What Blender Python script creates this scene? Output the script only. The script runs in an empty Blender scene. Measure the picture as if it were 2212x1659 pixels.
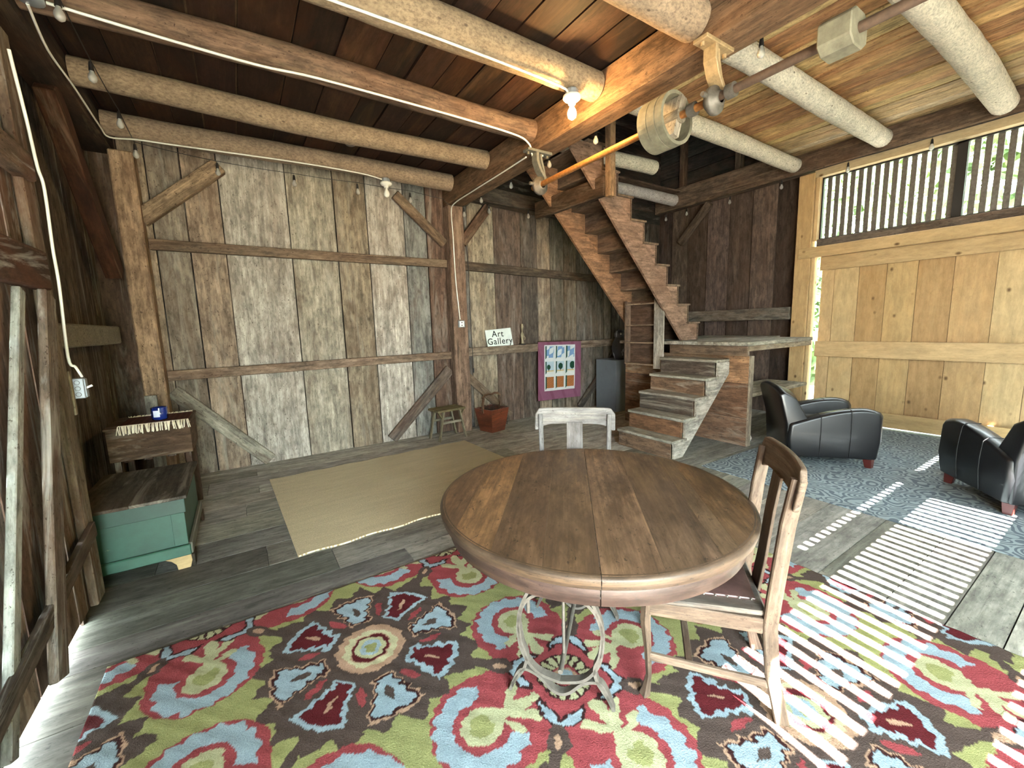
import bpy, math, random
import numpy as np
from mathutils import Vector, Matrix
random.seed(7)
D = bpy.data; scene = bpy.context.scene; COL = scene.collection
R = math.radians

# ------------------------------------------------------------------ camera
cam = D.cameras.new('camera'); cam.sensor_width = 36; cam.lens = 905.0/2212*36; cam.clip_start = .02
co = D.objects.new('camera', cam); COL.objects.link(co); scene.camera = co
def cam_matrix(yaw=32.876, pitch=7.849, roll=1.685, loc=(0, 0, 1.6)):
    y, p, r = map(R, (yaw, pitch, roll))
    F = Vector((math.sin(y)*math.cos(p), math.cos(y)*math.cos(p), -math.sin(p)))
    ri = Vector((math.cos(y), -math.sin(y), 0)); d = F.cross(ri)
    X = math.cos(r)*ri + math.sin(r)*d; Dn = -math.sin(r)*ri + math.cos(r)*d
    m = Matrix((X, -Dn, -F)).transposed().to_4x4(); m.translation = loc
    return m
co.matrix_world = cam_matrix()

# ------------------------------------------------------------------ world, sun, exposure
w = D.worlds.new('sky'); scene.world = w; w.use_nodes = True
nt = w.node_tree; bg = nt.nodes['Background']
tc = nt.nodes.new('ShaderNodeTexCoord'); sp = nt.nodes.new('ShaderNodeSeparateXYZ'); rp = nt.nodes.new('ShaderNodeValToRGB')
nt.links.new(tc.outputs['Generated'], sp.inputs[0]); nt.links.new(sp.outputs['Z'], rp.inputs[0])
e = rp.color_ramp.elements
e[0].position = 0.0; e[0].color = (.74, .82, .78, 1); e[1].position = .35; e[1].color = (.80, .93, .95, 1)
nt.links.new(rp.outputs[0], bg.inputs[0]); bg.inputs[1].default_value = 64.0
sun = D.lights.new('sun', 'SUN'); sun.energy = 330; sun.angle = R(.25); sun.color = (1, .96, .88)
so = D.objects.new('sun', sun); COL.objects.link(so)
SUN_DIR = Vector((.12, 1, -1.1)).normalized()
so.rotation_euler = SUN_DIR.to_track_quat('-Z', 'Y').to_euler(); so.location = (0, -6, 10)
scene.view_settings.view_transform = 'Standard'; scene.view_settings.look = 'None'
scene.view_settings.gamma = 1; scene.view_settings.use_curve_mapping = False
scene.view_settings.exposure = .38
cy = scene.cycles
cy.max_bounces = 10; cy.diffuse_bounces = 6; cy.glossy_bounces = 4; cy.transmission_bounces = 6; cy.transparent_max_bounces = 8
cy.sample_clamp_indirect = 12; cy.caustics_reflective = False; cy.caustics_refractive = False
cy.use_denoising = True

# ------------------------------------------------------------------ helpers
def lin(c):
    if len(c) > 3: return c
    return tuple(((v/255)/12.92 if v/255 <= .04045 else ((v/255+.055)/1.055)**2.4) for v in c)
def jit(c, a=10):
    k = random.uniform(-a, a); return tuple(max(2, min(250, v+k+random.uniform(-a*.25, a*.25))) for v in c)

class MB:
    """collects shapes; build() links them as ONE mesh with a grain coordinate and a tone per vertex"""
    def __init__(s): s.v = []; s.f = []; s.g = []; s.t = []; s.sm = []; s.mi = []
    def add(s, vs, fs, tone=(255, 255, 255), gc=None, smooth=False, mi=0):
        n = len(s.v); s.v += [tuple(a) for a in vs]; s.f += [tuple(i+n for i in q) for q in fs]
        tl = lin(tone); gm = sum(tl)/3; s.t += [tuple((q*.84+gm*.16)*.60 for q in tl)]*len(vs); s.g += gc if gc else [tuple(a) for a in vs]
        s.sm += [smooth]*len(fs); s.mi += [mi]*len(fs)
    def bar(s, p0, p1, w, h, up=(0, 0, 1), tone=(255, 255, 255), mi=0, taper=1.0, gapj=0):
        """box from p0 to p1 (axis), w across, h along up"""
        p0 = Vector(p0); p1 = Vector(p1); d = (p1-p0); L = d.length; d = d.normalized(); up = Vector(up)
        a = d.cross(up)
        if a.length < 1e-4: a = d.cross(Vector((1, 0, 0)))
        a = a.normalized(); u = a.cross(d).normalized()
        o = [random.uniform(0, 50) for _ in range(3)]; vs = []; gc = []
        for t in (0, 1):
            k = 1 if t == 0 else taper
            for sa, su in ((-1, -1), (1, -1), (1, 1), (-1, 1)):
                vs.append(p0+d*L*t+a*sa*w/2*k+u*su*h/2*k)
                gc.append((sa*w/2+o[0], su*h/2+o[1], L*t+o[2]))
        s.add(vs, [(0, 3, 2, 1), (4, 5, 6, 7), (0, 1, 5, 4), (1, 2, 6, 5), (2, 3, 7, 6), (3, 0, 4, 7)], tone, gc, False, mi)
    def box(s, lo, hi, tone=(255, 255, 255), axis=None, mi=0):
        lo = Vector(lo); hi = Vector(hi); c = (lo+hi)/2; z = hi-lo
        if axis is None: axis = max(range(3), key=lambda i: abs(z[i]))
        p0 = c.copy(); p1 = c.copy(); p0[axis] = lo[axis]; p1[axis] = hi[axis]
        upa = 2 if axis != 2 else 1; up = Vector((0, 0, 0)); up[upa] = 1
        oth = [i for i in range(3) if i not in (axis, upa)][0]
        s.bar(p0, p1, abs(z[oth]), abs(z[upa]), up, tone, mi)
    def tube(s, pts, r, n=8, tone=(255, 255, 255), mi=0, cap=True, noise=0, flat=None):
        """round bar along pts; r a number or list; flat=(w,h,up) gives a rectangular section instead"""
        P = [Vector(p) for p in pts]; m = len(P); rr = r if isinstance(r, (list, tuple)) else [r]*m
        o = [random.uniform(0, 50) for _ in range(3)]; vs = []; gc = []; L = 0; a = None
        for i in range(m):
            d = (P[min(i+1, m-1)]-P[max(i-1, 0)]).normalized()
            if i: L += (P[i]-P[i-1]).length
            if flat:
                a = d.cross(Vector(flat[2])); a = a.normalized() if a.length > 1e-5 else Vector((1, 0, 0)); b = a.cross(d)
                ring = [(-flat[0]/2, -flat[1]/2), (flat[0]/2, -flat[1]/2), (flat[0]/2, flat[1]/2), (-flat[0]/2, flat[1]/2)]; n = 4
            else:
                if a is None: a = d.cross(Vector((0, 0, 1)) if abs(d.z) < .9 else Vector((1, 0, 0)))
                a = (a-d*a.dot(d)).normalized(); b = a.cross(d)
                ring = [(math.cos(2*math.pi*k/n), math.sin(2*math.pi*k/n)) for k in range(n)]
            for k, (x, y) in enumerate(ring):
                q = rr[i]*(1+(random.uniform(-noise, noise) if noise else 0)) if not flat else 1
                vs.append(P[i]+a*x*q+b*y*q); gc.append((x*q+o[0], y*q+o[1], L+o[2]))
        fs = [(i*n+k, i*n+(k+1) % n, (i+1)*n+(k+1) % n, (i+1)*n+k) for i in range(m-1) for k in range(n)]
        s.add(vs, fs, tone, gc, not flat, mi)
        if cap:
            s.add(vs[:n], [tuple(range(n))[::-1]], tone, gc[:n], False, mi)
            s.add(vs[-n:], [tuple(range(n))], tone, gc[-n:], False, mi)
    def lathe(s, prof, c=(0, 0, 0), n=32, tone=(255, 255, 255), mi=0, ax='z', smooth=True, rot=None):
        vs = []; c = Vector(c)
        for r, z in prof:
            for k in range(n):
                t = 2*math.pi*k/n; x, y = r*math.cos(t), r*math.sin(t)
                q = Vector((x, y, z)) if ax == 'z' else (Vector((x, z, y)) if ax == 'y' else Vector((z, x, y)))
                if rot: q = rot @ q
                vs.append(c+q)
        m = len(prof)
        s.add(vs, [(i*n+k, i*n+(k+1) % n, (i+1)*n+(k+1) % n, (i+1)*n+k) for i in range(m-1) for k in range(n)], tone, None, smooth, mi)
    def prism(s, poly, p0, U, V, N, t, tone=(255, 255, 255), along='u', mi=0):
        """polygon (u,v) in plane p0+uU+vV extruded t along N"""
        p0 = Vector(p0); U = Vector(U); V = Vector(V); N = Vector(N).normalized(); n = len(poly)
        o = [random.uniform(0, 50) for _ in range(3)]
        vs = []; gc = []
        for k in (0, 1):
            for u, v in poly:
                vs.append(p0+U*u+V*v+N*t*k)
                gc.append((v+o[0], t*k+o[1], u+o[2]) if along == 'u' else (u+o[0], t*k+o[1], v+o[2]))
        s.add(vs, [tuple(range(n))[::-1], tuple(range(n, 2*n))]+[(i, (i+1) % n, n+(i+1) % n, n+i) for i in range(n)], tone, gc, False, mi)
    def build(s, name, mat, parent=None, bevel=0, world=False, label=None, cat=None, group=None, kind=None, seg=1, sub=0):
        me = D.meshes.new(name)
        V = s.v
        if world and parent: L = parent.location; V = [(a-L.x, b-L.y, c-L.z) for a, b, c in V]
        me.from_pydata(V, [], s.f)
        me.attributes.new('gc', 'FLOAT_VECTOR', 'POINT').data.foreach_set('vector', np.array(s.g, np.float32).ravel())
        t = np.ones((len(s.t), 4), np.float32); t[:, :3] = np.array([x[:3] for x in s.t])
        me.attributes.new('tone', 'FLOAT_COLOR', 'POINT').data.foreach_set('color', t.ravel())
        me.polygons.foreach_set('use_smooth', s.sm); me.polygons.foreach_set('material_index', s.mi)
        for m_ in (mat if isinstance(mat, (list, tuple)) else [mat]): me.materials.append(m_)
        me.update()
        o = D.objects.new(name, me); COL.objects.link(o)
        if parent: o.parent = parent
        if bevel:
            b = o.modifiers.new('b', 'BEVEL'); b.width = bevel; b.segments = seg; b.limit_method = 'ANGLE'; b.angle_limit = R(40)
        if sub: m_ = o.modifiers.new('s', 'SUBSURF'); m_.levels = sub; m_.render_levels = sub
        tag(o, label, cat, group, kind)
        return o

def tag(o, label=None, cat=None, group=None, kind=None):
    if label: o['label'] = label
    if cat: o['category'] = cat
    if group: o['group'] = group
    if kind: o['kind'] = kind
    return o
def thing(name, label, cat, loc=(0, 0, 0), rz=0, group=None):
    o = D.objects.new(name, None); COL.objects.link(o); o.empty_display_size = .1
    o.location = loc; o.rotation_euler = (0, 0, rz)
    return tag(o, label, cat, group, 'thing')
def copy_tree(o, parent=None):
    c = o.copy(); COL.objects.link(c); c.parent = parent
    for ch in list(o.children): copy_tree(ch, c)
    return c

# ------------------------------------------------------------------ materials
class N:
    def __init__(s, name):
        s.m = D.materials.new(name); s.m.use_nodes = True; s.t = s.m.node_tree; s.b = s.t.nodes['Principled BSDF']
    def n(s, k, **kw):
        x = s.t.nodes.new(k)
        for a, v in kw.items():
            if a.startswith('i_'): x.inputs[a[2:].replace('_', ' ')].default_value = v
            else: setattr(x, a, v)
        return x
    def l(s, a, b): s.t.links.new(a, b)
    def attr(s, nm): return s.n('ShaderNodeAttribute', attribute_name=nm)
    def scale(s, vec, sc):
        m = s.n('ShaderNodeMapping'); m.inputs['Scale'].default_value = sc; s.l(vec, m.inputs[0]); return m.outputs[0]
    def noise(s, vec, sc=1, det=4, rough=.6, dist=0):
        x = s.n('ShaderNodeTexNoise', i_Scale=sc, i_Detail=det, i_Roughness=rough, i_Distortion=dist); s.l(vec, x.inputs['Vector']); return x.outputs['Fac']
    def ramp(s, f, *st):
        r = s.n('ShaderNodeValToRGB'); el = r.color_ramp.elements
        for i, (p, c) in enumerate(st):
            q = el[i] if i < 2 else el.new(p)
            q.position = p; c = c if isinstance(c, (tuple, list)) else (c, c, c); q.color = (*lin(c)[:3], 1) if max(c) > 2.5 else (*c, 1)
        s.l(f, r.inputs[0]); return r.outputs[0]
    def mix(s, f, a, b, mode='MIX'):
        x = s.n('ShaderNodeMix', data_type='RGBA', blend_type=mode)
        for sock, v in ((x.inputs[0], f), (x.inputs[6], a), (x.inputs[7], b)):
            if hasattr(v, 'links'): s.l(v, sock)
            elif isinstance(v, (int, float)): sock.default_value = v
            else: sock.default_value = (*lin(v)[:3], 1)
        return x.outputs[2]
    def bump(s, h, st=.3, d=.01):
        b = s.n('ShaderNodeBump', i_Strength=st, i_Distance=d); s.l(h, b.inputs['Height']); s.l(b.outputs[0], s.b.inputs['Normal'])

def wood(name, contrast=.6, streak=(60, 45, 35), streak_amt=.6, pale=(215, 210, 195), pale_amt=.25, knots=.5, rough=.85, bump=.5, fine=1.0, cracks=.7, spec=.2, ks=1.0):
    m = N(name); g = m.attr('gc').outputs['Vector']; tone = m.attr('tone').outputs['Color']
    grain = m.noise(m.scale(g, (38*fine, 38*fine, 1.6)), 1, 6, .7, .4)
    big = m.noise(m.scale(g, (3.2, 3.2, 1.1)), 1, 5, .65, .8)
    big2 = m.noise(m.scale(g, (7, 7, .9)), 1, 5, .7, 1.2)
    mott = m.noise(m.scale(g, (17, 17, 6)), 1, 6, .72)
    lo = 1-contrast
    c = m.mix(1, tone, m.ramp(grain, (.25, lo), (.7, 1.25 if contrast > .3 else 1.08)), 'MULTIPLY')
    c = m.mix(1, c, m.ramp(mott, (.38, 1-.9*contrast), (.60, 1.12)), 'MULTIPLY')
    spk = m.noise(m.scale(g, (42, 42, 26)), 1, 3, .8)
    c = m.mix(m.ramp(spk, (.33, (.8*min(1, contrast*2),)*3), (.39, (0, 0, 0))), c, tuple(v*.5 for v in streak))
    gr = m.noise(m.scale(g, (9, 9, 2.2)), 1, 7, .78, .5)
    c = m.mix(1, c, m.ramp(gr, (.40, 1-.8*contrast), (.60, 1.12)), 'MULTIPLY')
    k = m.ramp(big, (.47, (0, 0, 0)), (.66, (streak_amt,)*3))
    c = m.mix(k, c, streak)
    k = m.ramp(big2, (.53, (0, 0, 0)), (.72, (pale_amt,)*3))
    c = m.mix(k, c, tuple(v*.82 for v in pale))
    h = grain
    if cracks:
        cr = m.noise(m.scale(g, (24, 24, .7)), 1, 3, .5, 1.0)
        kk = m.ramp(cr, (.27, (cracks,)*3), (.34, (0, 0, 0)))
        c = m.mix(kk, c, tuple(v*.3 for v in streak))
    if knots:
        vo = m.n('ShaderNodeTexVoronoi', i_Scale=1.0); m.l(m.scale(g, (5*ks, 5*ks, 3.4*ks)), vo.inputs['Vector'])
        kk = m.ramp(vo.outputs['Distance'], (.05*ks, (knots,)*3), (.13*ks, (0, 0, 0)))
        c = m.mix(kk, c, tuple(v*.45 for v in streak))
    m.l(c, m.b.inputs['Base Color']); m.b.inputs['Roughness'].default_value = rough
    m.b.inputs['Specular IOR Level'].default_value = spec
    m.bump(h, bump, .004)
    return m.m
def plain(name, col, rough=.6, metal=0, var=.15, sc=20, spec=.4, bump=0, coat=0):
    if name not in ('white_paint', 'sign_white', 'paper_label', 'fringe_cotton'): col = tuple(v*.80 for v in col)
    m = N(name); g = m.attr('gc').outputs['Vector']; f = m.noise(g, sc, 5, .65)
    c = m.mix(1, col, m.ramp(f, (.3, 1-var), (.7, 1+var)), 'MULTIPLY') if var else None
    if c: m.l(c, m.b.inputs['Base Color'])
    else: m.b.inputs['Base Color'].default_value = (*lin(col)[:3], 1)
    m.b.inputs['Roughness'].default_value = rough; m.b.inputs['Metallic'].default_value = metal
    m.b.inputs['Specular IOR Level'].default_value = spec; m.b.inputs['Coat Weight'].default_value = coat
    if bump: m.bump(f, bump, .004)
    return m.m
M = {}
M['barn'] = wood('barn_board', .46, (84, 66, 52), .5, (216, 210, 196), .3, .5, cracks=.35)
M['barn2'] = wood('brown_barn_board', .45, (78, 58, 46), .4, (190, 170, 150), .12, .5, cracks=.5)
M['beam'] = wood('old_timber', .5, (84, 58, 40), .4, (196, 172, 140), .25, .35, cracks=.5)
M['darkwall'] = wood('streaked_dark_board', .6, (58, 44, 36), .5, (205, 202, 195), .5, .2, fine=1.3)
M['nearwall'] = wood('flaking_board', .5, (84, 50, 34), .6, (222, 222, 218), .7, .1, cracks=.5)
M['ceil'] = wood('ceiling_board', .5, (60, 34, 18), .4, (170, 130, 84), .12, .6, rough=.7, cracks=.5)
M['ceil2'] = wood('loft_floor_underside', .45, (120, 66, 34), .3, (222, 186, 120), .35, .4, rough=.7, cracks=.3)
M['floor'] = wood('floor_board', .4, (66, 66, 60), .4, (205, 206, 194), .2, .35, rough=.7, spec=.3, cracks=.4)
M['pine'] = wood('new_pine', .12, (190, 140, 84), .14, (238, 206, 150), .15, 1.0, ks=1.0, bump=.12, cracks=0, rough=.6)
M['stair2'] = wood('brown_stair_board', .45, (90, 62, 44), .35, (200, 170, 140), .14, .4, cracks=.3)
M['stair'] = wood('stair_board', .45, (72, 50, 36), .4, (212, 202, 184), .4, .35, cracks=.4)
M['chair'] = wood('oak_chair', .4, (86, 64, 50), .3, (205, 190, 170), .3, 0, rough=.6, fine=1.6, cracks=.2)
M['table'] = wood('table_oak', .5, (54, 42, 34), .6, (132, 104, 74), .4, .1, rough=.5, fine=1.5, cracks=.2, spec=.35, bump=.2)
def logmat():
    m = N('barked_log'); g = m.attr('gc').outputs['Vector']; tone = m.attr('tone').outputs['Color']
    a = m.noise(m.scale(g, (60, 60, 38)), 1, 4, .7); b = m.noise(g, 9, 4, .6)
    c = m.mix(1, tone, m.ramp(a, (.3, .5), (.6, 1.1)), 'MULTIPLY'); c = m.mix(1, c, m.ramp(b, (.3, .8), (.7, 1.15)), 'MULTIPLY')
    vo = m.n('ShaderNodeTexVoronoi', i_Scale=1.0); m.l(m.scale(g, (13, 13, 7)), vo.inputs['Vector'])
    c = m.mix(m.ramp(vo.outputs['Distance'], (.07, (.7,)*3), (.13, (0, 0, 0))), c, (60, 48, 38))
    m.l(c, m.b.inputs['Base Color']); m.b.inputs['Roughness'].default_value = .95; m.bump(a, .6, .006); return m.m
M['log'] = logmat()
M['iron'] = plain('cast_iron', (112, 106, 98), .55, .35, .3, 30, bump=.2)
M['rust'] = plain('rusty_steel', (168, 112, 58), .6, .3, .35, 40, bump=.2)
M['steel'] = plain('grey_steel', (120, 115, 108), .5, .5, .3, 30)
M['white'] = plain('white_paint', (235, 236, 230), .5, 0, .05)
M['galv'] = plain('galvanised_metal', (185, 195, 205), .4, .5, .1)
M['black'] = plain('black_plastic', (25, 22, 22), .5, 0, .1)
M['leather'] = plain('black_leather', (13, 13, 17), .36, 0, .15, 60, spec=.45, bump=.1, coat=.1)
M['redfoot'] = plain('red_brown_wood', (80, 28, 24), .4, 0, .2)
M['bark_twigs'] = plain('dark_twigs', (62, 52, 46), .9)
M['blueglass'] = plain('blue_glass', (20, 45, 130), .12, 0, .3, 15, spec=.8, coat=.6)
M['label'] = plain('paper_label', (200, 205, 220), .7, 0, .08)
M['grey'] = plain('grey_paint', (118, 124, 130), .6, 0, .1, 4)
M['burlap'] = plain('fringe_cotton', (225, 215, 195), .9, 0, .15, 80)
M['redwood'] = wood('varnished_red_wood', .35, (70, 26, 12), .5, (190, 95, 45), .4, .2, rough=.3, spec=.5)
def painted(name, col, under, amt=.55, rough=.5):
    m = N(name); g = m.attr('gc').outputs['Vector']; tone = m.attr('tone').outputs['Color']
    f = m.noise(m.scale(g, (6, 6, 3)), 1, 7, .7, .6); w2 = m.noise(g, 5, 5, .7)
    c = m.mix(1, tone, m.ramp(w2, (.3, .7), (.7, 1.25)), 'MULTIPLY')
    c = m.mix(m.ramp(f, (amt, (0, 0, 0)), (amt+.05, (1, 1, 1))), c, under)
    m.l(c, m.b.inputs['Base Color']); m.b.inputs['Roughness'].default_value = rough; m.bump(f, .25, .003); return m.m
M['green'] = painted('worn_green_paint', (50, 110, 90), (205, 185, 125), .68)
def glassmat():
    m = N('clear_bulb_glass'); t = m.t; tr = m.n('ShaderNodeBsdfTransparent'); gl = m.n('ShaderNodeBsdfGlossy'); gl.inputs['Roughness'].default_value = .05
    df = m.n('ShaderNodeBsdfDiffuse'); df.inputs[0].default_value = (.8, .8, .78, 1)
    fr = m.n('ShaderNodeFresnel', i_IOR=1.6); mx = m.n('ShaderNodeMixShader'); m.l(fr.outputs[0], mx.inputs[0]); m.l(tr.outputs[0], mx.inputs[1]); m.l(gl.outputs[0], mx.inputs[2])
    m2 = m.n('ShaderNodeMixShader'); m2.inputs[0].default_value = .35; m.l(mx.outputs[0], m2.inputs[1]); m.l(df.outputs[0], m2.inputs[2])
    m.l(m2.outputs[0], t.nodes['Material Output'].inputs[0]); return m.m
M['glass'] = glassmat()
def emis(name, col, st):
    m = N(name); m.b.inputs['Emission Color'].default_value = (*col, 1); m.b.inputs['Emission Strength'].default_value = st; m.b.inputs['Base Color'].default_value = (.9, .9, .8, 1); return m.m
M['lit'] = emis('lit_bulb', (1, .60, .22), 1300)
def attrmat(name, rough=.95, sc=160, amt=.2, bump=.8, dist=.01):
    m = N(name); g = m.attr('gc').outputs['Vector']; c = m.attr('tone').outputs['Color']
    f = m.noise(g, sc, 3, .7); f2 = m.noise(g, 14, 4, .6)
    c = m.mix(1, c, m.ramp(f, (.3, 1-amt), (.7, 1+amt*.6)), 'MULTIPLY'); c = m.mix(1, c, m.ramp(f2, (.3, .93), (.7, 1.05)), 'MULTIPLY')
    m.l(c, m.b.inputs['Base Color']); m.b.inputs['Roughness'].default_value = rough; m.b.inputs['Specular IOR Level'].default_value = .1
    m.bump(f, bump, dist); return m.m
M['pile'] = attrmat('wool_pile')
M['print'] = attrmat('printed_cloth', sc=300, amt=.12, bump=.2, dist=.001)
def jutemat():
    m = N('jute_weave'); g = m.attr('gc').outputs['Vector']
    wv = m.n('ShaderNodeTexWave', i_Scale=75.0, i_Distortion=1.0, i_Detail=3.0); wv.bands_direction = 'Y'; m.l(g, wv.inputs['Vector']); wv.inputs['Detail Scale'].default_value = 4
    f = m.noise(g, 90, 4, .7); f2 = m.noise(m.scale(g, (2, 14, 2)), 1, 4, .6)
    c = m.mix(m.ramp(wv.outputs['Fac'], (.1, .0), (.7, 1.0)), (150, 130, 96), (226, 208, 170))
    c = m.mix(1, c, m.ramp(f, (.3, .78), (.7, 1.2)), 'MULTIPLY'); c = m.mix(1, c, m.ramp(f2, (.35, .92), (.65, 1.06)), 'MULTIPLY')
    m.l(c, m.b.inputs['Base Color']); m.b.inputs['Roughness'].default_value = .95; m.bump(wv.outputs['Fac'], .8, .01); return m.m
M['jute'] = jutemat()
def arabesque():
    m = N('grey_scroll_rug'); g = m.attr('gc').outputs['Vector']
    d = m.n('ShaderNodeTexNoise', i_Scale=3.0, i_Detail=1.0); m.l(g, d.inputs['Vector'])
    mx = m.n('ShaderNodeMix', data_type='VECTOR', i_Factor=.18); m.l(g, mx.inputs[4]); m.l(d.outputs['Color'], mx.inputs[5])
    vo = m.n('ShaderNodeTexVoronoi', i_Scale=8.0); m.l(mx.outputs[1], vo.inputs['Vector'])
    ma = m.n('ShaderNodeMath', operation='MULTIPLY'); ma.inputs[1].default_value = 30; m.l(vo.outputs['Distance'], ma.inputs[0])
    sn = m.n('ShaderNodeMath', operation='SINE'); m.l(ma.outputs[0], sn.inputs[0])
    ns = m.noise(g, 12, 3, .6, 2)
    ad = m.n('ShaderNodeMath', operation='ADD'); m.l(sn.outputs[0], ad.inputs[0]); m.l(ns, ad.inputs[1])
    c = m.mix(m.ramp(ad.outputs[0], (.35, 0.0), (.62, 1.0)), (66, 76, 84), (112, 122, 124))
    m.l(c, m.b.inputs['Base Color']); m.b.inputs['Roughness'].default_value = .95; return m.m
M['scroll'] = arabesque()
def leaves():
    m = N('tree_leaves'); g = m.attr('gc').outputs['Vector']; f = m.noise(g, 1.5, 5, .7)
    c = m.ramp(f, (.3, (34, 56, 22)), (.7, (112, 134, 76))); m.l(c, m.b.inputs['Base Color']); m.b.inputs['Roughness'].default_value = .8
    return m.m
M['leaf'] = leaves()
M['bounce_ground'] = plain('pale_bounce_ground', (188, 180, 164), .9, 0, .3, 3)  # outside ground made pale to bounce sunlight up to the ceiling

GREY = (190, 182, 166); TAN = (188, 164, 136); LIGHT = (214, 205, 186); MAUVE = (128, 106, 92); DARK = (92, 76, 66); BLUE = (140, 138, 132); RED = (122, 94, 76)

# ------------------------------------------------------------------ the setting
def board_strip(mb, p0, U, V, Nn, spans, length, thick, tones, gap=.006, wave=True):
    """boards side by side along U, running along V; spans = list of (u0,u1)"""
    U = Vector(U); V = Vector(V); Nn = Vector(Nn); p0 = Vector(p0)
    for i, (a, b) in enumerate(spans):
        tn = tones[i % len(tones)] if tones else GREY
        off = random.uniform(-.008, .004)
        c = p0+U*((a+b)/2)+Nn*(off-thick/2)
        sp_ = b-a-gap*random.uniform(.6, 1.5)
        l0, l1 = (length if isinstance(length, tuple) else (0, length))
        mb.bar(c+V*l0, c+V*l1, sp_, thick, Nn, jit(tn, 7))
def spans(a, b, lo, hi):
    out = []; x = a
    while x < b-1e-3:
        y = min(b, x+random.uniform(lo, hi))
        if b-y < lo*.5: y = b
        out.append((x, y)); x = y
    return out

# floor: boards along X
mb = MB(); y = -1.95
while y < 6.0:
    wd = random.choice((.2, .24, .28, .33, .38)); x = -3.0
    while x < 7.7:
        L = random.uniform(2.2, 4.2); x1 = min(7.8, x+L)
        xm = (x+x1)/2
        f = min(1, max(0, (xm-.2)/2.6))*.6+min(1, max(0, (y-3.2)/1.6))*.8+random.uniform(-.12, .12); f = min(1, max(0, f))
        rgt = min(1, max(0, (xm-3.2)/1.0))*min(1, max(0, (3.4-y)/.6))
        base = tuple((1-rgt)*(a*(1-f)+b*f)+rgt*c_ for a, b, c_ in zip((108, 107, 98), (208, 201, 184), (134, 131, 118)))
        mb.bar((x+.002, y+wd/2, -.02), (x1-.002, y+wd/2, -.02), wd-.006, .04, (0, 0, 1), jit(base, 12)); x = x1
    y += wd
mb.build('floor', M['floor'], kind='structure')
mb = MB(); mb.box((-3, -2.0, -.2), (7.8, 6.1, -.05), (30, 28, 25)); mb.build('floor_subfloor', M['floor'], kind='structure')
# ground outside
mb = MB(); mb.box((-40, -40, -.75), (60, 60, -.7)); mb.build('ground', M['bounce_ground'], kind='structure')

# back wall (y = 5.95)
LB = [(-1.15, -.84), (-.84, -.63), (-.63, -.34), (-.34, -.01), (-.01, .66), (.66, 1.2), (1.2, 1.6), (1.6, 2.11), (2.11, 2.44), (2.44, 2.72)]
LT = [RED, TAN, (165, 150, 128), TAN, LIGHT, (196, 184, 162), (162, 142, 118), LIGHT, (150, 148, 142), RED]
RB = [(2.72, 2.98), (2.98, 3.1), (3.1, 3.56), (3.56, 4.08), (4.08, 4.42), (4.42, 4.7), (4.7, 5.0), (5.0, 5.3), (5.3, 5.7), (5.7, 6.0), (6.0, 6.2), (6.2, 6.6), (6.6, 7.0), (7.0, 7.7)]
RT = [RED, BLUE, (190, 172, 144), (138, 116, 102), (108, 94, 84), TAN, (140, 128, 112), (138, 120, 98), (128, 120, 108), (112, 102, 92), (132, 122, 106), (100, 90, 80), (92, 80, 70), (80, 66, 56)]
mb = MB()
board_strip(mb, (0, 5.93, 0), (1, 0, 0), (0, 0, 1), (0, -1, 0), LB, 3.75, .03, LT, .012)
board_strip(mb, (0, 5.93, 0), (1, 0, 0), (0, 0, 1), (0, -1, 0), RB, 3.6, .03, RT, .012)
for z in np.arange(3.6, 6.4, .24): mb.box((2.6, 5.93, z), (7.7, 5.96, z+.235), jit((56, 50, 44), 8), 0)
mb.box((-1.2, 5.965, -.1), (7.8, 6.0, 6.4), (28, 22, 18), 2)
mb.build('wall_back', M['barn'], kind='structure')
# left wall (x = -1.12) beyond the sliding door
mb = MB()
board_strip(mb, (-1.12, 0, 0), (0, 1, 0), (0, 0, 1), (1, 0, 0), spans(3.2, 5.93, .18, .3), 3.75, .03, [(124, 106, 92), (142, 122, 104), (110, 95, 84)], .01)
mb.box((-1.2, 3.2, -.1), (-1.16, 6.0, 3.8), (28, 22, 18), 2)
mb.box((-1.19, 3.15, -.1), (-.885, 3.2, 3.40), (124, 104, 88), 2)
mb.build('wall_left', M['darkwall'], kind='structure')
# door wall (x = 7.6): boards left of the door, plate, loft wall above
mb = MB()
board_strip(mb, (7.62, 0, 0), (0, 1, 0), (0, 0, 1), (-1, 0, 0), [(3.25, 3.62), (3.62, 4.02), (4.02, 4.42), (4.42, 4.85), (4.85, 5.25), (5.25, 5.62), (5.62, 5.95)], 3.8, .03,
            [(74, 58, 50), (120, 98, 84), (98, 80, 68), (124, 104, 92), (96, 78, 66), (112, 94, 82)], .014)
for z in np.arange(4.2, 6.4, .26): mb.box((7.62, -1.85, z), (7.65, 5.95, z+.25), jit((66, 62, 58), 10), 1)
mb.box((7.66, 3.2, -.1), (7.7, 6.0, 6.4), (24, 20, 17), 2); mb.box((7.66, -1.85, 4.1), (7.7, 3.2, 6.4), (24, 20, 17), 2)
mb.build('wall_right', M['barn2'], kind='structure')
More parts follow.
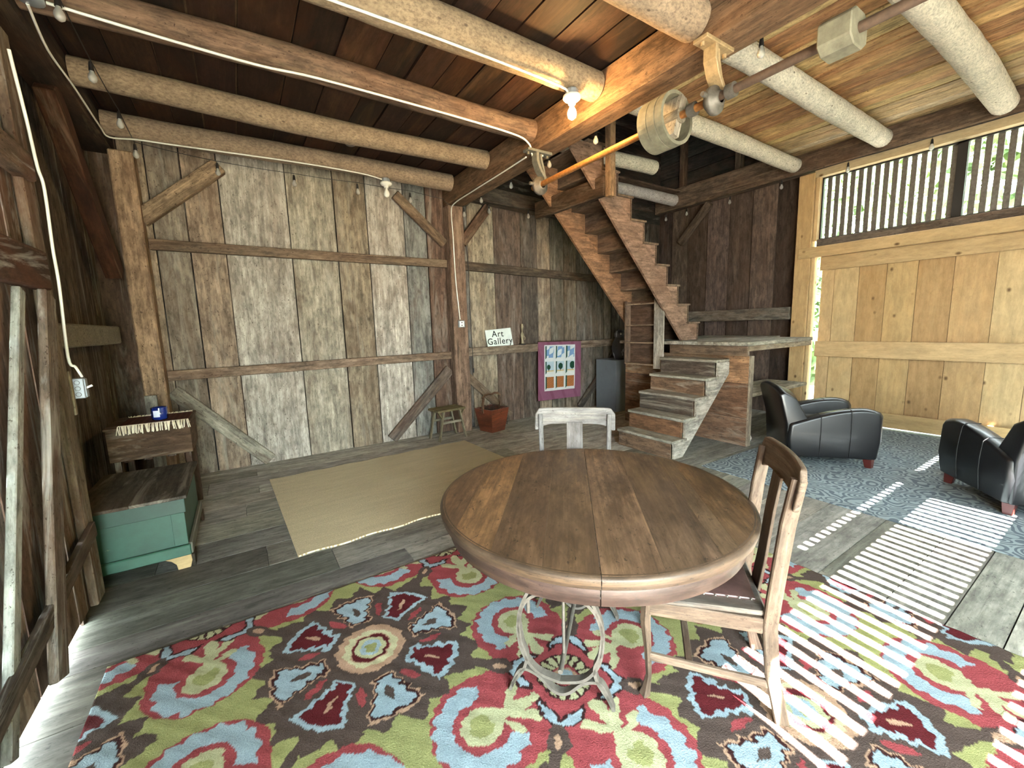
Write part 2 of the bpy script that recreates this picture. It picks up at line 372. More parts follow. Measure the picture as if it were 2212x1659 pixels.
# ceiling: left bay boards, right bay boards (opening over the stairs), roof over the loft
mb = MB()
board_strip(mb, (0, 0, 3.675), (1, 0, 0), (0, 1, 0), (0, 0, -1), spans(-1.15, 2.8, .2, .34), (-1.85, 5.93), .03,
            [(64, 40, 26), (48, 32, 22), (72, 46, 30), (42, 30, 24), (58, 38, 27)], .012)
mb.box((-1.2, -1.85, 3.71), (2.85, 6.0, 3.75), (120, 95, 70), 1)
mb.build('ceiling', M['ceil'], kind='structure')
mb = MB(); T2 = [(214, 160, 96), (190, 134, 78), (234, 184, 114), (212, 154, 92), (190, 134, 80), (238, 200, 130)]
for a, b in spans(2.85, 7.41, .15, .24):
    tn = [(206, 186, 148), (218, 184, 112), (190, 156, 104)] if a > 6.4 else T2
    y1 = 5.93 if b <= 3.1 else (3.62 if b < 5.4 else 3.62)
    board_strip(mb, (0, 0, 4.04), (1, 0, 0), (0, 1, 0), (0, 0, -1), [(a, b)], (-1.85, y1), .03, [random.choice(tn)], .012)
mb.box((2.85, -1.85, 4.075), (7.41, 3.62, 4.1), (130, 105, 80), 1)
mb.build('ceiling_loft_boards', M['ceil2'], kind='structure')
mb = MB()
for a, b in spans(-1.2, 7.8, .25, .3): mb.box((a, -1.85, 6.3), (b-.01, 6.0, 6.33), jit((60, 52, 44), 8), 1)
mb.box((-1.25, -1.9, 6.335), (7.85, 6.05, 6.36), (60, 50, 40), 1); mb.build('ceiling_roof', M['ceil'], kind='structure')
mb = MB(); board_strip(mb, (2.72, 0, 3.75), (0, 1, 0), (0, 0, 1), (-1, 0, 0), spans(-1.85, 5.93, .2, .3), 2.6, .02, [(60, 50, 42), (50, 42, 36)], .01)
mb.build('wall_loft', M['barn'], kind='structure')
# front wall behind the camera: doorway opening, slatted transoms that cut the sunlight into stripes
FW = -1.8
mb = MB()
mb.box((-3.0, FW-.06, 2.7), (1.25, FW, 4.1), (120, 100, 80), 0)
mb.box((1.15, FW-.06, 0), (1.3, FW, 4.1), (120, 100, 80), 2)
mb.box((1.3, FW-.06, 2.26), (7.7, FW, 2.51), (120, 100, 80), 0)
mb.box((1.3, FW-.06, 3.10), (7.7, FW, 3.30), (120, 100, 80), 0)
mb.box((1.3, FW-.06, 3.41), (7.7, FW, 4.15), (120, 100, 80), 0)
mb.box((1.3, FW-.06, 3.30), (2.75, FW, 3.42), (120, 100, 80), 0)
mb.box((1.3, FW-.06, 0), (7.7, FW, 1.55), (120, 100, 80), 0)
for x in (4.9,): mb.box((x-.05, FW-.05, .9), (x+.05, FW, 3.9), (120, 100, 80), 2)
mb.build('wall_front', M['beam'], kind='structure')
mb = MB(); x = 1.33
while x < 7.6:
    mb.box((x, FW-.045, 1.5), (x+.050, FW-.03, 2.28), (70, 68, 66), 2)
    mb.box((x, FW-.045, 2.49), (x+.050, FW-.03, 3.12), (70, 68, 66), 2)
    if x > 2.7: mb.box((x, FW-.045, 3.28), (x+.050, FW-.03, 3.43), (70, 68, 66), 2)
    x += .094
mb.build('window_2', M['steel'], kind='structure')

random.seed(21); mb = MB()
for i in range(1500):  # unseen leaf cards added to block low sky from the front slats
    c = Vector((random.uniform(1.5, 22), random.uniform(-11, -9), random.uniform(-.7, 8.3))); q = random.uniform(.5, 1.1)
    u = Vector((random.gauss(0, 1), random.gauss(0, .3), random.gauss(0, 1))).normalized(); v = u.orthogonal().normalized()
    mb.add([c-u*q, c+v*q*.7, c+u*q, c-v*q*.7], [(0, 1, 2, 3)])
for i in range(2600):  # woodland seen through the right window, kept dense to cut its sky light
    c = Vector((random.uniform(15.5, 18), random.uniform(-13, 14), random.uniform(-.7, 11))); q = random.uniform(.35, .8)
    u = Vector((random.gauss(0, .5), random.gauss(0, 1), random.gauss(0, 1))).normalized(); v = u.orthogonal().normalized()
    mb.add([c-u*q, c+v*q*.7, c+u*q, c-v*q*.7], [(0, 1, 2, 3)])
mb.build('woodland_sky_screen', M['leaf'], kind='structure')
mb = MB(); mb.box((-3, -2.3, 4.2), (7.9, -1.8, 4.26), (110, 95, 80), 0); mb.build('sky_block_eave', M['beam'], kind='structure')  # unseen overhang added to block high sky above the slats
mb = MB(); mb.box((2.7, -1.86, 4.15), (7.7, -1.8, 6.35), (110, 95, 80), 0); mb.build('wall_front_loft', M['beam'], kind='structure')

# sliding door panel along the left side (x = -0.84), with a gap at the floor
door = thing('door_1', None, None); door['kind'] = 'structure'
del door['kind']; tag(door, 'weathered plank sliding barn door filling the near left side with a bright gap below', 'barn door', kind='thing'); door.name = 'sliding_barn_door'
door.location = (-.84, 1.2, .05)
mb = MB()
board_strip(mb, (-.87, 0, .05), (0, 1, 0), (0, 0, 1), (1, 0, 0), spans(-1.8, 3.33, .2, .34), 3.36, .03, [(170, 140, 120), (150, 120, 102), (188, 168, 150), (138, 108, 90)], .01)
mb.build('board_panel', M['nearwall'], door, world=True)
mb = MB(); mb.box((-.87, 3.22, .06), (-.83, 3.37, 3.15), (150, 132, 110)); mb.build('edge_stile', M['nearwall'], door, .006, world=True)
mb = MB(); mb.box((-.87, -1.8, 1.86), (-.80, 3.25, 2.06), (96, 66, 50)); mb.build('rail', M['nearwall'], door, .008, world=True)
mb = MB(); mb.box((-.87, -1.8, 2.42), (-.80, 3.3, 2.56), (128, 104, 84)); mb.build('rail', M['nearwall'], door, .008, world=True)
mb = MB(); mb.bar((-.815, 3.2, 1.84), (-.815, 2.52, .1), .13, .035, (1, 0, 0), (146, 128, 112)); mb.build('brace', M['nearwall'], door, .006, world=True)
mb = MB(); mb.bar((-.835, 2.93, 1.84), (-.835, 2.1, .1), .06, .03, (1, 0, 0), (200, 205, 198)); mb.build('brace', M['barn'], door, .004, world=True)
mb = MB(); mb.bar((-.82, 3.30, .5), (-.82, 1.4, .2), .09, .03, (1, 0, 0), (110, 96, 84)); mb.build('brace', M['nearwall'], door, .004, world=True)
mb = MB(); mb.tube([(-.85, 3.36, .05), (-.85, 3.36, .3)], .012, 8); mb.build('guide_rod', M['galv'], door, world=True)

# ------------------------------------------------------------------ timber frame
def timber(name, label, cat, p0, p1, w_, h_, tone, mat='beam', up=(0, 0, 1), bevel=.012, group=None):
    mb = MB(); p0 = Vector(p0); p1 = Vector(p1); n = 6
    # slightly wavy hewn timber
    d = (p1-p0); a = d.normalized().cross(Vector(up))
    a = a.normalized() if a.length > 1e-4 else Vector((1, 0, 0))
    u = a.cross(d).normalized(); o = [random.uniform(0, 50) for _ in range(3)]
    vs = []; gc = []
    for i in range(n+1):
        c = p0+d*(i/n)+(a*random.uniform(-1, 1)+u*random.uniform(-1, 1))*min(w_, h_)*.02*(0 < i < n)
        for sa, su in ((-1, -1), (1, -1), (1, 1), (-1, 1)):
            vs.append(c+a*sa*w_/2+u*su*h_/2); gc.append((sa*w_/2+o[0], su*h_/2+o[1], d.length*i/n+o[2]))
    fs = [(i*4+k, i*4+(k+1) % 4, i*4+4+(k+1) % 4, i*4+4+k) for i in range(n) for k in range(4)]+[(3, 2, 1, 0), (n*4, n*4+1, n*4+2, n*4+3)]
    mb.add(vs, fs, jit(tone, 5), gc)
    c = (p0+p1)/2; e_ = D.objects
    mb.v = [tuple(Vector(v)-c) for v in mb.v]
    ob = mb.build(name, M[mat], bevel=bevel, label=label, cat=cat, group=group, kind='thing'); ob.location = c
    return ob
timber('main_beam', 'large hewn timber beam crossing overhead beside the lit bulb', 'beam', (2.83, -1.78, 3.50), (2.83, 5.9, 3.50), .26, .30, (146, 110, 78))
timber('tie_beam', 'dark timber beam along the top of the left wall carrying the joist ends', 'beam', (-.97, -1.78, 3.54), (-.97, 5.92, 3.54), .24, .24, (62, 46, 36))
timber('plate_beam', 'long brown plate beam above the slatted window and the stair wall', 'beam', (7.51, -1.78, 3.96), (7.51, 5.9, 3.96), .18, .38, (118, 94, 76))
timber('header_beam', 'grey timber header at the top of the back wall right of the centre post', 'beam', (2.97, 5.78, 3.58), (4.9, 5.78, 3.50), .2, .22, (112, 100, 86), up=(0, 0, 1))
timber('corner_post', 'tan timber post in the left corner of the back wall', 'post', (-.78, 5.80, 0), (-.78, 5.80, 3.41), .19, .22, (196, 160, 122), up=(0, 1, 0))
timber('centre_post', 'brown timber post carrying the main beam, with a white outlet box', 'post', (2.82, 5.82, 0), (2.82, 5.82, 3.35), .24, .2, (158, 126, 102), up=(0, 1, 0))
def yb(x0, z0, x1, z1, wd, nm, label, tone, y=5.87, th=.06):
    return timber(nm, label, 'brace' if 'brace' in nm else 'girt', (x0, y, z0), (x1, y, z1), th, wd, tone, 'beam', up=(-(z1-z0), 0, x1-x0) if False else (0, 0, 1), bevel=.006)
yb(-.68, 2.56, 2.70, 2.54, .11, 'wall_girt', 'upper horizontal girt on the back wall between corner post and centre post', (140, 118, 96))
yb(-.68, 1.17, 2.70, 1.19, .11, 'wall_girt', 'lower horizontal girt on the back wall between corner post and centre post', (156, 132, 108))
yb(2.94, 2.53, 6.3, 2.42, .13, 'wall_girt', 'upper girt on the back wall running behind the steep staircase', (112, 96, 82))
yb(2.94, 1.22, 7.4, 1.24, .13, 'wall_girt', 'lower girt on the back wall carrying the painted white sign', (160, 140, 118), y=5.85, th=.11)
def brace(p0, p1, w_, label, tone=TAN, h_=.06, up=(0, 1, 0)):
    return timber('diagonal_brace', label, 'brace', p0, p1, w_, h_, tone, up=up, bevel=.008)
brace((-.72, 5.84, 2.80), (.02, 5.84, 3.44), .16, 'pale diagonal brace from the left corner post up to the nearest log joist', (176, 146, 110), .1)
brace((2.68, 5.86, 2.82), (1.98, 5.86, 3.42), .13, 'diagonal brace left of the centre post reaching up beside the unlit bulb', (140, 116, 92), .06)
brace((2.95, 5.84, 2.85), (3.42, 5.84, 3.42), .14, 'short brown brace right of the centre post under the header', (120, 90, 70), .08)
brace((-.66, 5.88, 1.0), (.2, 5.88, .04), .15, 'grey diagonal board low on the back wall beside the crate', (176, 168, 150), .04)
brace((2.68, 5.88, .98), (1.72, 5.88, .04), .16, 'grey brown diagonal board low on the wall behind the step stool', (128, 116, 104), .04)
brace((2.96, 5.88, .85), (3.75, 5.88, .1), .13, 'diagonal board low on the wall behind the wooden bucket', (146, 126, 104), .04)
brace((5.3, 5.87, .05), (6.35, 5.87, 1.12), .14, 'dark diagonal board low on the back wall left of the grey pedestal', (88, 80, 72), .04)
brace((-.98, 4.55, 3.42), (-.94, 5.62, 2.22), .18, 'reddish brown brace descending from the left beam to the corner post', (92, 54, 34), .12, up=(1, 0, 0))
brace((7.52, 5.35, 3.12), (7.52, 4.75, 3.74), .12, 'dark brace under the plate beam behind the staircase', (110, 92, 76), .1, up=(1, 0, 0))
timber('wall_girt', 'short pale girt on the left wall beside the switch box', 'girt', (-1.04, 3.3, 1.62), (-1.04, 5.7, 1.63), .12, .17, (150, 142, 120), 'log')
timber('wall_girt', 'thick grey girt on the wall above the stair landing', 'girt', (7.53, 3.28, 1.68), (7.53, 5.9, 1.68), .14, .2, (140, 130, 116), 'beam')
timber('wall_stud', 'stud of the loft wall seen through the opening beside the corner', 'stud', (7.56, 5.35, 4.16), (7.56, 5.35, 6.3), .14, .1, (120, 92, 74), up=(0, 1, 0))
timber('wall_stud', 'stud of the loft wall above the plate beam nearer the log beams', 'stud', (7.56, 4.25, 4.16), (7.56, 4.25, 6.3), .14, .1, (120, 104, 90), up=(0, 1, 0))

def logs(label, cat, y, z, x0, x1, r, tone, slope=0, name='log_joist', flatend=False, group=None):
    pts = []; rr = []; n = 26
    for i in range(n+1):
        t = i/n; pts.append((x0+(x1-x0)*t, .012*math.sin(5*t+y), slope*t+.01*math.sin(7*t+y*3))); rr.append(r*(1+.03*math.sin(9*t+y)+random.uniform(-.015, .015)))
    mb = MB(); mb.tube(pts, rr, 18, jit(tone, 4), noise=.015)
    o = mb.build(name, M['beam' if 'smooth' in label else 'log'], label=label, cat=cat, kind='thing', group=group); o.location = (0, y, z); return o
logs('log joist closest to the back wall, with a white cable along its underside', 'joist', 5.45, 3.555, -.84, 2.62, .105, (150, 126, 100))
logs('second log joist out from the back wall, with a pale lichen patch', 'joist', 4.6, 3.56, -.84, 2.69, .1, (152, 128, 100))
logs('smooth brown joist, third out from the back wall, with white cable beneath', 'joist', 3.65, 3.55, -.84, 2.69, .1, (138, 110, 86))
logs('speckled log joist carrying the lit bulb at its right end', 'joist', 2.75, 3.545, -.84, 2.69, .115, (160, 136, 104))
logs('log joist left of the main beam at the top edge of the view', 'joist', 1.85, 3.535, -.84, 2.69, .125, (172, 148, 120))
logs('log joist of the left bay nearest the camera, above the view', 'joist', .6, 3.55, -.84, 2.72, .11, (160, 136, 108)) if False else None
logs('pale log beam with a free cut end above the staircase', 'log', 4.47, 3.925, 2.98, 5.58, .1, (250, 236, 210), name='log_beam')
logs('pale log beam behind the wooden pulley', 'log', 3.30, 3.92, 2.98, 7.41, .105, (250, 236, 210), name='log_beam')
logs('pale log beam whose left end is beside the cast iron hanger', 'log', 2.25, 3.91, 2.98, 7.41, .113, (250, 236, 214), name='log_beam')
logs('pale log beam in the upper right corner above the slatted window', 'log', 1.2, 3.905, 2.98, 7.41, .118, (250, 236, 212), name='log_beam')
logs('pale log running from the stairs to the corner over the back wall', 'log', 5.45, 3.95, 4.3, 7.41, .1, (225, 214, 208), name='log_beam')
mb = MB(); mb.box((4.2, 5.3, 4.06), (7.41, 5.92, 4.09), (110, 88, 72), 0); mb.build('loft_edge_board', M['beam'], label='thin board lying on the log at the back of the loft opening', cat='board', kind='thing')

# ------------------------------------------------------------------ pine door and slatted window on the right (x = 7.6)
PINE = (206, 166, 108)
mb = MB(); mb.box((7.46, 3.04, 0), (7.62, 3.25, 3.74), PINE, 2); mb.build('trim_1', M['pine'], bevel=.006, kind='structure')
mb = MB(); mb.box((7.50, 2.985, 0), (7.62, 3.035, 2.52), (222, 186, 128), 2); mb.box((7.5, 2.985, 2.75), (7.62, 3.035, 3.7), (222, 186, 128), 2); mb.build('trim_2', M['pine'], bevel=.004, kind='structure')
mb = MB(); mb.box((7.44, -1.8, 2.50), (7.60, 3.2, 2.655), (212, 174, 116), 1); mb.build('trim_3', M['pine'], bevel=.005, kind='structure')
mb = MB(); mb.box((7.5, -1.8, 2.655), (7.6, 2.98, 2.765), (120, 104, 90), 1); mb.build('trim_4', M['beam'], bevel=.005, kind='structure')
mb = MB(); mb.box((7.48, -1.8, 3.665), (7.6, 3.05, 3.775), (200, 176, 132), 1); mb.build('trim_5', M['pine'], bevel=.004, kind='structure')
DW = thing('door_2', None, None, (7.6, .95, .03)); DW['kind'] = 'structure'
mb = MB()
sp_ = [(2.75, 2.92), (2.45, 2.75), (2.14, 2.45), (1.82, 2.14), (1.48, 1.82), (1.12, 1.48), (.8, 1.12), (.45, .8), (.1, .45), (-.25, .1), (-.6, -.25), (-1.8, -.6)]
for a, b in sp_: board_strip(mb, (7.60, 0, .03), (0, 1, 0), (0, 0, 1), (-1, 0, 0), [(a, b)], 2.46, .025, [random.choice([(208, 166, 106), (218, 180, 122), (196, 152, 94)])], .004)
mb.box((7.636, -1.8, .04), (7.65, 2.92, 2.48), (120, 90, 60), 2); mb.build('door_panel', M['pine'], DW, world=True)
for z0, z1, tn in ((2.30, 2.50, (206, 168, 112)), (1.0, 1.235, (216, 176, 118)), (.03, .23, (206, 172, 112))):
    mb = MB(); mb.box((7.54, -1.8, z0), (7.575, 2.925, z1), tn, 1); mb.build('door_rail', M['pine'], DW, .004, world=True)
W1 = thing('window_1', None, None, (7.62, 1.0, 2.77)); W1['kind'] = 'structure'
mb = MB()
mb.box((7.585, 2.965, 2.765), (7.64, 2.985, 3.665), (20, 22, 24), 2); mb.box((7.585, -1.8, 3.645), (7.64, 2.985, 3.665), (20, 22, 24), 1)
mb.box((7.585, -1.8, 2.765), (7.64, 2.985, 2.785), (20, 22, 24), 1)
for y in (1.52, .05): mb.box((7.585, y-.045, 2.77), (7.66, y+.045, 3.66), (22, 24, 26), 2)
mb.build('window_frame', M['black'], W1, world=True)
mb = MB(); y = 2.93; k = 0
while y > -1.8:
    mb.box((7.625, y-.056, 2.78), (7.64, y, 3.65), jit((84, 88, 90), 8), 2); y -= .0935
mb.build('window_slats', M['steel'], W1, world=True)
# trees outside
random.seed(3)
def tree(x, y, h, r, label):
    t = thing('tree', label, 'tree', (x, y, -.7)); mb = MB()
    mb.tube([(0, 0, 0), (.1, 0, h*.4), (0, .1, h*.8)], [.16, .12, .05], 8, (90, 75, 60)); mb.build('trunk', M['barn'], t)
    mb = MB()
    for i in range(2600):
        a = random.uniform(0, 6.283); b = math.acos(random.uniform(-1, 1)); q = r*random.uniform(.55, 1)*(1+.25*math.sin(3*a+x))
        c = Vector((math.cos(a)*math.sin(b)*q, math.sin(a)*math.sin(b)*q, h*.62+math.cos(b)*q*1.35))
        u = Vector((random.gauss(0, 1), random.gauss(0, 1), random.gauss(0, 1))).normalized(); v = u.orthogonal().normalized(); s = random.uniform(.08, .17)
        mb.add([c-u*s, c+v*s*.5, c+u*s, c-v*s*.5], [(0, 1, 2, 3)])
    mb.build('leaves', M['leaf'], t)
tree(12.5, 3.9, 7, 2.3, 'leafy green tree outside behind the left end of the slatted window')
tree(15.5, -1.5, 7.6, 2.5, 'leafy green tree outside behind the dark mullion of the slatted window')
tree(13.0, -5.5, 7, 2.3, 'leafy green tree outside behind the right end of the slatted window')

# ------------------------------------------------------------------ stairs
random.seed(11)
ST = thing('lower_staircase', 'short worn staircase of five treads leading up to the landing', 'stairs', (4.6, 3.38, 0))
RZ = [.22, .45, .68, .90, 1.11]; NX = [4.11, 4.31, 4.52, 4.735, 4.95]
for i, (z, x) in enumerate(zip(RZ, NX)):
    mb = MB(); mb.box((x-.02, 2.95, z-.035), (x+.26, 3.80, z), jit((178, 170, 152), 8), 1); mb.build('tread', M['stair'], ST, .006, world=True)
    z0 = RZ[i-1]+.0 if i else 0
    mb = MB(); mb.box((x+.005, 3.0, z0), (x+.03, 3.79, z-.035), jit([(128, 98, 74), (140, 100, 66), (92, 82, 72), (136, 102, 72), (98, 82, 70)][i], 5), 1); mb.build('riser', M['stair'], ST, world=True)
for yy, tn in ((2.975, (190, 180, 164)), (3.765, (120, 100, 80))):
    poly = [(4.11, 0), (4.26, 0), (5.16, .90), (5.16, 1.075)]+[(5.16, 1.075)]
    poly = [(4.14, 0), (4.30, 0), (5.22, 0.92), (5.22, 1.07)]
    zz = [0]+RZ
    for i in range(4, -1, -1): poly += [(NX[i]+.03, RZ[i]-.036), (NX[i]+.03, (RZ[i-1] if i else .0)-.036 if i else 0.001)]
    poly = poly[:4]+poly[4:]
    mb = MB(); mb.prism(poly, (0, yy+.0125, 0), (1, 0, 0), (0, 0, 1), (0, -1, 0), .03, tn, 'u'); mb.build('stringer', M['stair'], ST, world=True)
PL = thing('stair_landing', 'boxed wooden landing between the two flights, with a shelf underneath', 'landing', (6.3, 3.6, 0))
mb = MB()
for a, b in spans(2.70, 4.75, .2, .3): mb.bar((5.16, (a+b)/2, 1.30), (6.9 if a < 3.2 else 7.42, (a+b)/2, 1.30), b-a-.005, .045, (0, 0, 1), jit((182, 174, 154), 8))
mb.build('deck', M['stair'], PL, .004, world=True)
mb = MB(); mb.box((5.18, 2.72, 1.15), (5.24, 3.82, 1.275), (128, 102, 78), 1); mb.build('deck_fascia', M['stair'], PL, .005, world=True)
mb = MB(); mb.box((5.2, 2.71, 1.21), (6.88, 2.75, 1.275), (170, 150, 120), 0); mb.build('deck_fascia', M['stair'], PL, .005, world=True)
mb = MB()
for z0, z1, tn in ((0, .36, (138, 102, 74)), (.36, .80, (136, 96, 66)), (.80, 1.15, (176, 128, 84))): mb.box((5.25, 2.73, z0+.003), (5.275, 4.7, z1-.003), tn, 1)
mb.build('side_panel', M['stair'], PL, world=True)
mb = MB(); mb.box((5.26, 2.71, 0), (5.34, 2.76, 1.15), (168, 150, 126), 2); mb.build('corner_stud', M['stair'], PL, .004, world=True)
mb = MB(); mb.box((5.35, 2.74, .62), (6.9, 3.3, .665), (186, 172, 144), 0); mb.build('shelf', M['stair'], PL, .004, world=True)

US = thing('upper_staircase', 'steep staircase rising from the landing to the loft opening', 'stairs', (5.0, 4.2, 1.32))
nst = 9; dz = .262; dx = .245; X0 = 5.76; Z0 = 1.325; YN, YF = 3.78, 4.60
prof = [(X0, Z0)]
for i in range(nst):
    prof.append((X0-dx*i, Z0+dz*(i+1))); prof.append((X0-dx*(i+1), Z0+dz*(i+1)))
top = prof[-1]
low = [(top[0]-.28, top[1]-.0), (X0-.35, Z0)]
poly = prof+low
poly_sm = []
for yy, tn in ((YN, (164, 128, 104)), (YF, (176, 128, 88))):
    mb = MB()
    # stringer split into a lower board and step brackets so each face stays simple
    q = [(X0-.36, Z0), (X0-.02, Z0), (X0-dx*nst+.02, Z0+dz*nst-.03), (X0-dx*nst-.33, Z0+dz*nst-.03)]
    mb.prism(q, (0, yy, 0), (1, 0, 0), (0, 0, 1), (0, 1, 0), .035, tn, 'u')
    mb.g = [(g[0], g[1], g[2]) for g in mb.g]
    for i in range(nst):
        xa = X0-dx*i; za = Z0+dz*i
        mb.prism([(xa-dx-.02, za+dz-.02), (xa-dx-.02, za+.02), (xa, za-.0), (xa, za+dz-.02)], (0, yy+.0005, 0), (1, 0, 0), (0, 0, 1), (0, 1, 0), .034, jit(tn, 4), 'u')
    mb.build('stringer', M['stair2'], US, world=True)
for i in range(nst):
    xa = X0-dx*i; za = Z0+dz*(i+1)
    mb = MB(); mb.box((xa-dx-.01, YN-.03, za-.025), (xa+.03, YF+.03, za), jit((140, 116, 94), 6), 1); mb.build('tread', M['stair2'], US, .003, world=True)
    mb = MB(); mb.box((xa-.004, YN-.012, za-dz), (xa+.012, YF+.02, za-.025), jit((120, 98, 80), 6), 1); mb.build('riser', M['stair2'], US, world=True)
timber('stair_header', 'dark header timber hung crosswise under the top of the steep staircase', 'beam', (3.72, 3.64, 3.17), (3.72, 4.98, 3.2), .08, .22, (96, 72, 52), 'beam')
mb = MB(); mb.box((3.70, 3.56, 3.04), (3.79, 3.64, 4.02), (176, 138, 98), 2); mb.build('hanger_post', M['stair2'], bevel=.005, label='short square post hanging from the ceiling at the end of the stair header', cat='post', kind='thing')

BS = thing('hanging_shelf', 'open wooden shelf unit hanging under the foot of the steep staircase', 'shelf', (5.02, 4.2, .97))
mb = MB(); mb.box((5.02, 4.50, .97), (5.15, 4.52, 1.92), (132, 104, 84), 2); mb.build('side_panel', M['stair2'], BS, world=True)
mb = MB(); mb.box((5.0, 3.80, .93), (5.03, 3.96, 1.93), (188, 178, 162), 2); mb.build('face_board', M['stair2'], BS, .003, world=True)
mb = MB(); mb.box((5.135, 3.90, .97), (5.15, 4.50, 1.92), (110, 82, 64), 1); mb.build('back_panel', M['stair2'], BS, world=True)
for z in (.97, 1.29, 1.55, 1.86):
    mb = MB(); mb.box((5.01, 3.93, z), (5.135, 4.50, z+.02), (168, 138, 110), 1); mb.build('shelf_board', M['stair2'], BS, .002, world=True)

# ------------------------------------------------------------------ line shaft
SX, SZ = 2.76, 3.03
LS = thing('line_shaft', 'long horizontal steel line shaft with a wooden pulley hanging below the main beam', 'shaft', (SX, 2, SZ))
mb = MB(); mb.tube([(SX, 1.78, SZ), (SX, 3.75, SZ)], .026, 14); mb.build('rusty_rod', M['rust'], LS, world=True)['label'] = 'orange rusty section of the rod'
mb = MB(); mb.tube([(SX, -.9, SZ), (SX, 1.78, SZ)], .026, 14); mb.build('grey_rod', plain('old_brown_steel', (98, 78, 64), .6, .2, .3, 30), LS, world=True)
mb = MB(); pr = .178; pw = .105
mb.lathe([(pr-.02, -pw), (pr, -pw), (pr+.001, -.050), (pr-.003, -.049), (pr-.003, -.044), (pr+.002, -.043), (pr+.002, .02), (pr-.003, .021), (pr-.003, .026), (pr+.001, .027), (pr, pw), (pr-.02, pw), (pr-.024, -pw), (pr-.02, -pw)], (SX, 2.12, SZ), 40, (176, 160, 128), ax='y', smooth=False)
M['pulley'] = plain('pulley_wood', (124, 120, 102), .7, 0, .35, 14, bump=.2)
PU = mb.build('pulley', M['pulley'], LS, world=True)
mb = MB(); mb.prism([(-.145, -.03), (.145, -.03), (.145, .03), (-.145, .03)], (SX, 1.99, SZ), (.3, 0, .95), (.95, 0, -.3), (0, 1, 0), .25, (196, 182, 160)); sp1 = mb.build('spoke', M['stair'], PU); 
sp1.matrix_parent_inverse = PU.matrix_world.inverted() if False else Matrix.Identity(4)
sp1.location = (-SX, -2, -SZ)
mb = MB(); mb.tube([(SX, 1.98, SZ), (SX, 2.26, SZ)], .05, 14, (150, 140, 120)); hb = mb.build('hub', M['stair'], PU); hb.location = (-SX, -2, -SZ)
mb = MB(); mb.prism([(-.10, -.05), (-.05, -.085), (.05, -.085), (.10, -.05), (.10, .05), (.05, .085), (-.05, .085), (-.10, .05)], (SX, .97, SZ), (1, 0, 0), (0, 0, 1), (0, 1, 0), .15, (150, 142, 128)); mb.build('coupling_block', M['pulley'], LS, .006, world=True)
for y in (1.60, 1.87): mb = MB(); mb.tube([(SX, y, SZ), (SX, y+.05, SZ)], .045, 14); mb.build('collar', M['steel'], LS, world=True)
def hanger(y, label, tone):
    h = thing('shaft_hanger', label, 'hanger', (SX, y, SZ))
    mat = plain('hanger_iron', tone, .6, .2, .3, 30, bump=.2)
    mb = MB(); mb.box((SX-.17, y-.05, 3.325), (SX+.13, y+.05, 3.35)); mb.tube([(SX-.14, y, 3.30), (SX-.14, y, 3.35)], .014, 6); mb.tube([(SX+.10, y, 3.30), (SX+.10, y, 3.35)], .014, 6)
    mb.build('mounting_plate', mat, h, .004, world=True)
    mb = MB(); mb.tube([(SX-.05, y, 3.33), (SX-.05, y, 3.25), (SX-.015, y, 3.17), (SX+.04, y, 3.10), (SX+.05, y, 3.04)], 1, flat=(.03, .09, (0, 1, 0))); mb.build('arm', mat, h, .004, world=True)
    mb = MB(); mb.tube([(SX+.01, y, 3.33), (SX+.02, y, 3.26), (SX+.05, y, 3.17), (SX+.06, y, 3.08)], 1, flat=(.02, .04, (0, 1, 0))); mb.build('arm', mat, h, .004, world=True)
    mb = MB(); mb.lathe([(.03, -.05), (.045, -.05), (.045, -.03), (.085, -.02), (.09, 0), (.085, .02), (.045, .03), (.045, .05), (.03, .05)], (SX, y, SZ-.01), 24, ax='y'); mb.build('bearing_ring', M['iron'], h, world=True)
    mb = MB(); mb.tube([(SX-.13, y-.0, SZ), (SX-.06, y, SZ)], .016, 6); mb.build('set_screw', M['steel'], h, world=True)
hanger(3.63, 'grey cast iron shaft hanger near the white cable loop', (112, 112, 104))
hanger(1.74, 'yellowish cast iron shaft hanger at the left end of a pale log beam', (176, 150, 112))

# ------------------------------------------------------------------ lamps, cables, boxes
def lampholder(x, y, z, lit, label):
    t = thing('lampholder', label, 'lamp', (x, y, z))
    mb = MB(); mb.lathe([(0, 0), (.045, 0), (.05, -.01), (.05, -.04), (.04, -.045)], n=8, smooth=False); mb.build('junction_box', M['galv'], t)
    mb = MB(); mb.lathe([(.05, -.042), (.07, -.05), (.072, -.065), (.055, -.08), (.03, -.085), (.028, -.11), (.02, -.112)], n=28); mb.build('porcelain_base', M['white'], t)
    mb = MB(); mb.lathe([(.014, -.105), (.016, -.13), (.03, -.155), (.036, -.18), (.03, -.205), (.012, -.22), (0, -.222)], n=20, tone=(240, 238, 230)); mb.build('bulb', M['lit'] if lit else M['white'], t)
lampholder(2.40, 2.72, 3.435, True, 'glowing bare bulb in a white porcelain lampholder')
lampholder(1.73, 5.42, 3.455, False, 'unlit white bulb in a porcelain lampholder under the log by the back wall')
t = thing('junction_box', 'round dark metal ceiling box without a bulb between the two rear log joists', 'electrical box', (1.24, 5.02, 3.64))
mb = MB(); mb.lathe([(0, 0), (.05, 0), (.052, -.03), (.045, -.035), (0, -.035)], n=16); mb.build('box_body', M['steel'], t)
t = thing('junction_box', 'round metal box at the top left corner where the white cables meet', 'electrical box', (-.76, 3.52, 3.47))
mb = MB(); mb.lathe([(0, 0), (.055, 0), (.058, -.045), (.05, -.05), (0, -.05)], n=16); mb.build('box_body', M['galv'], t)
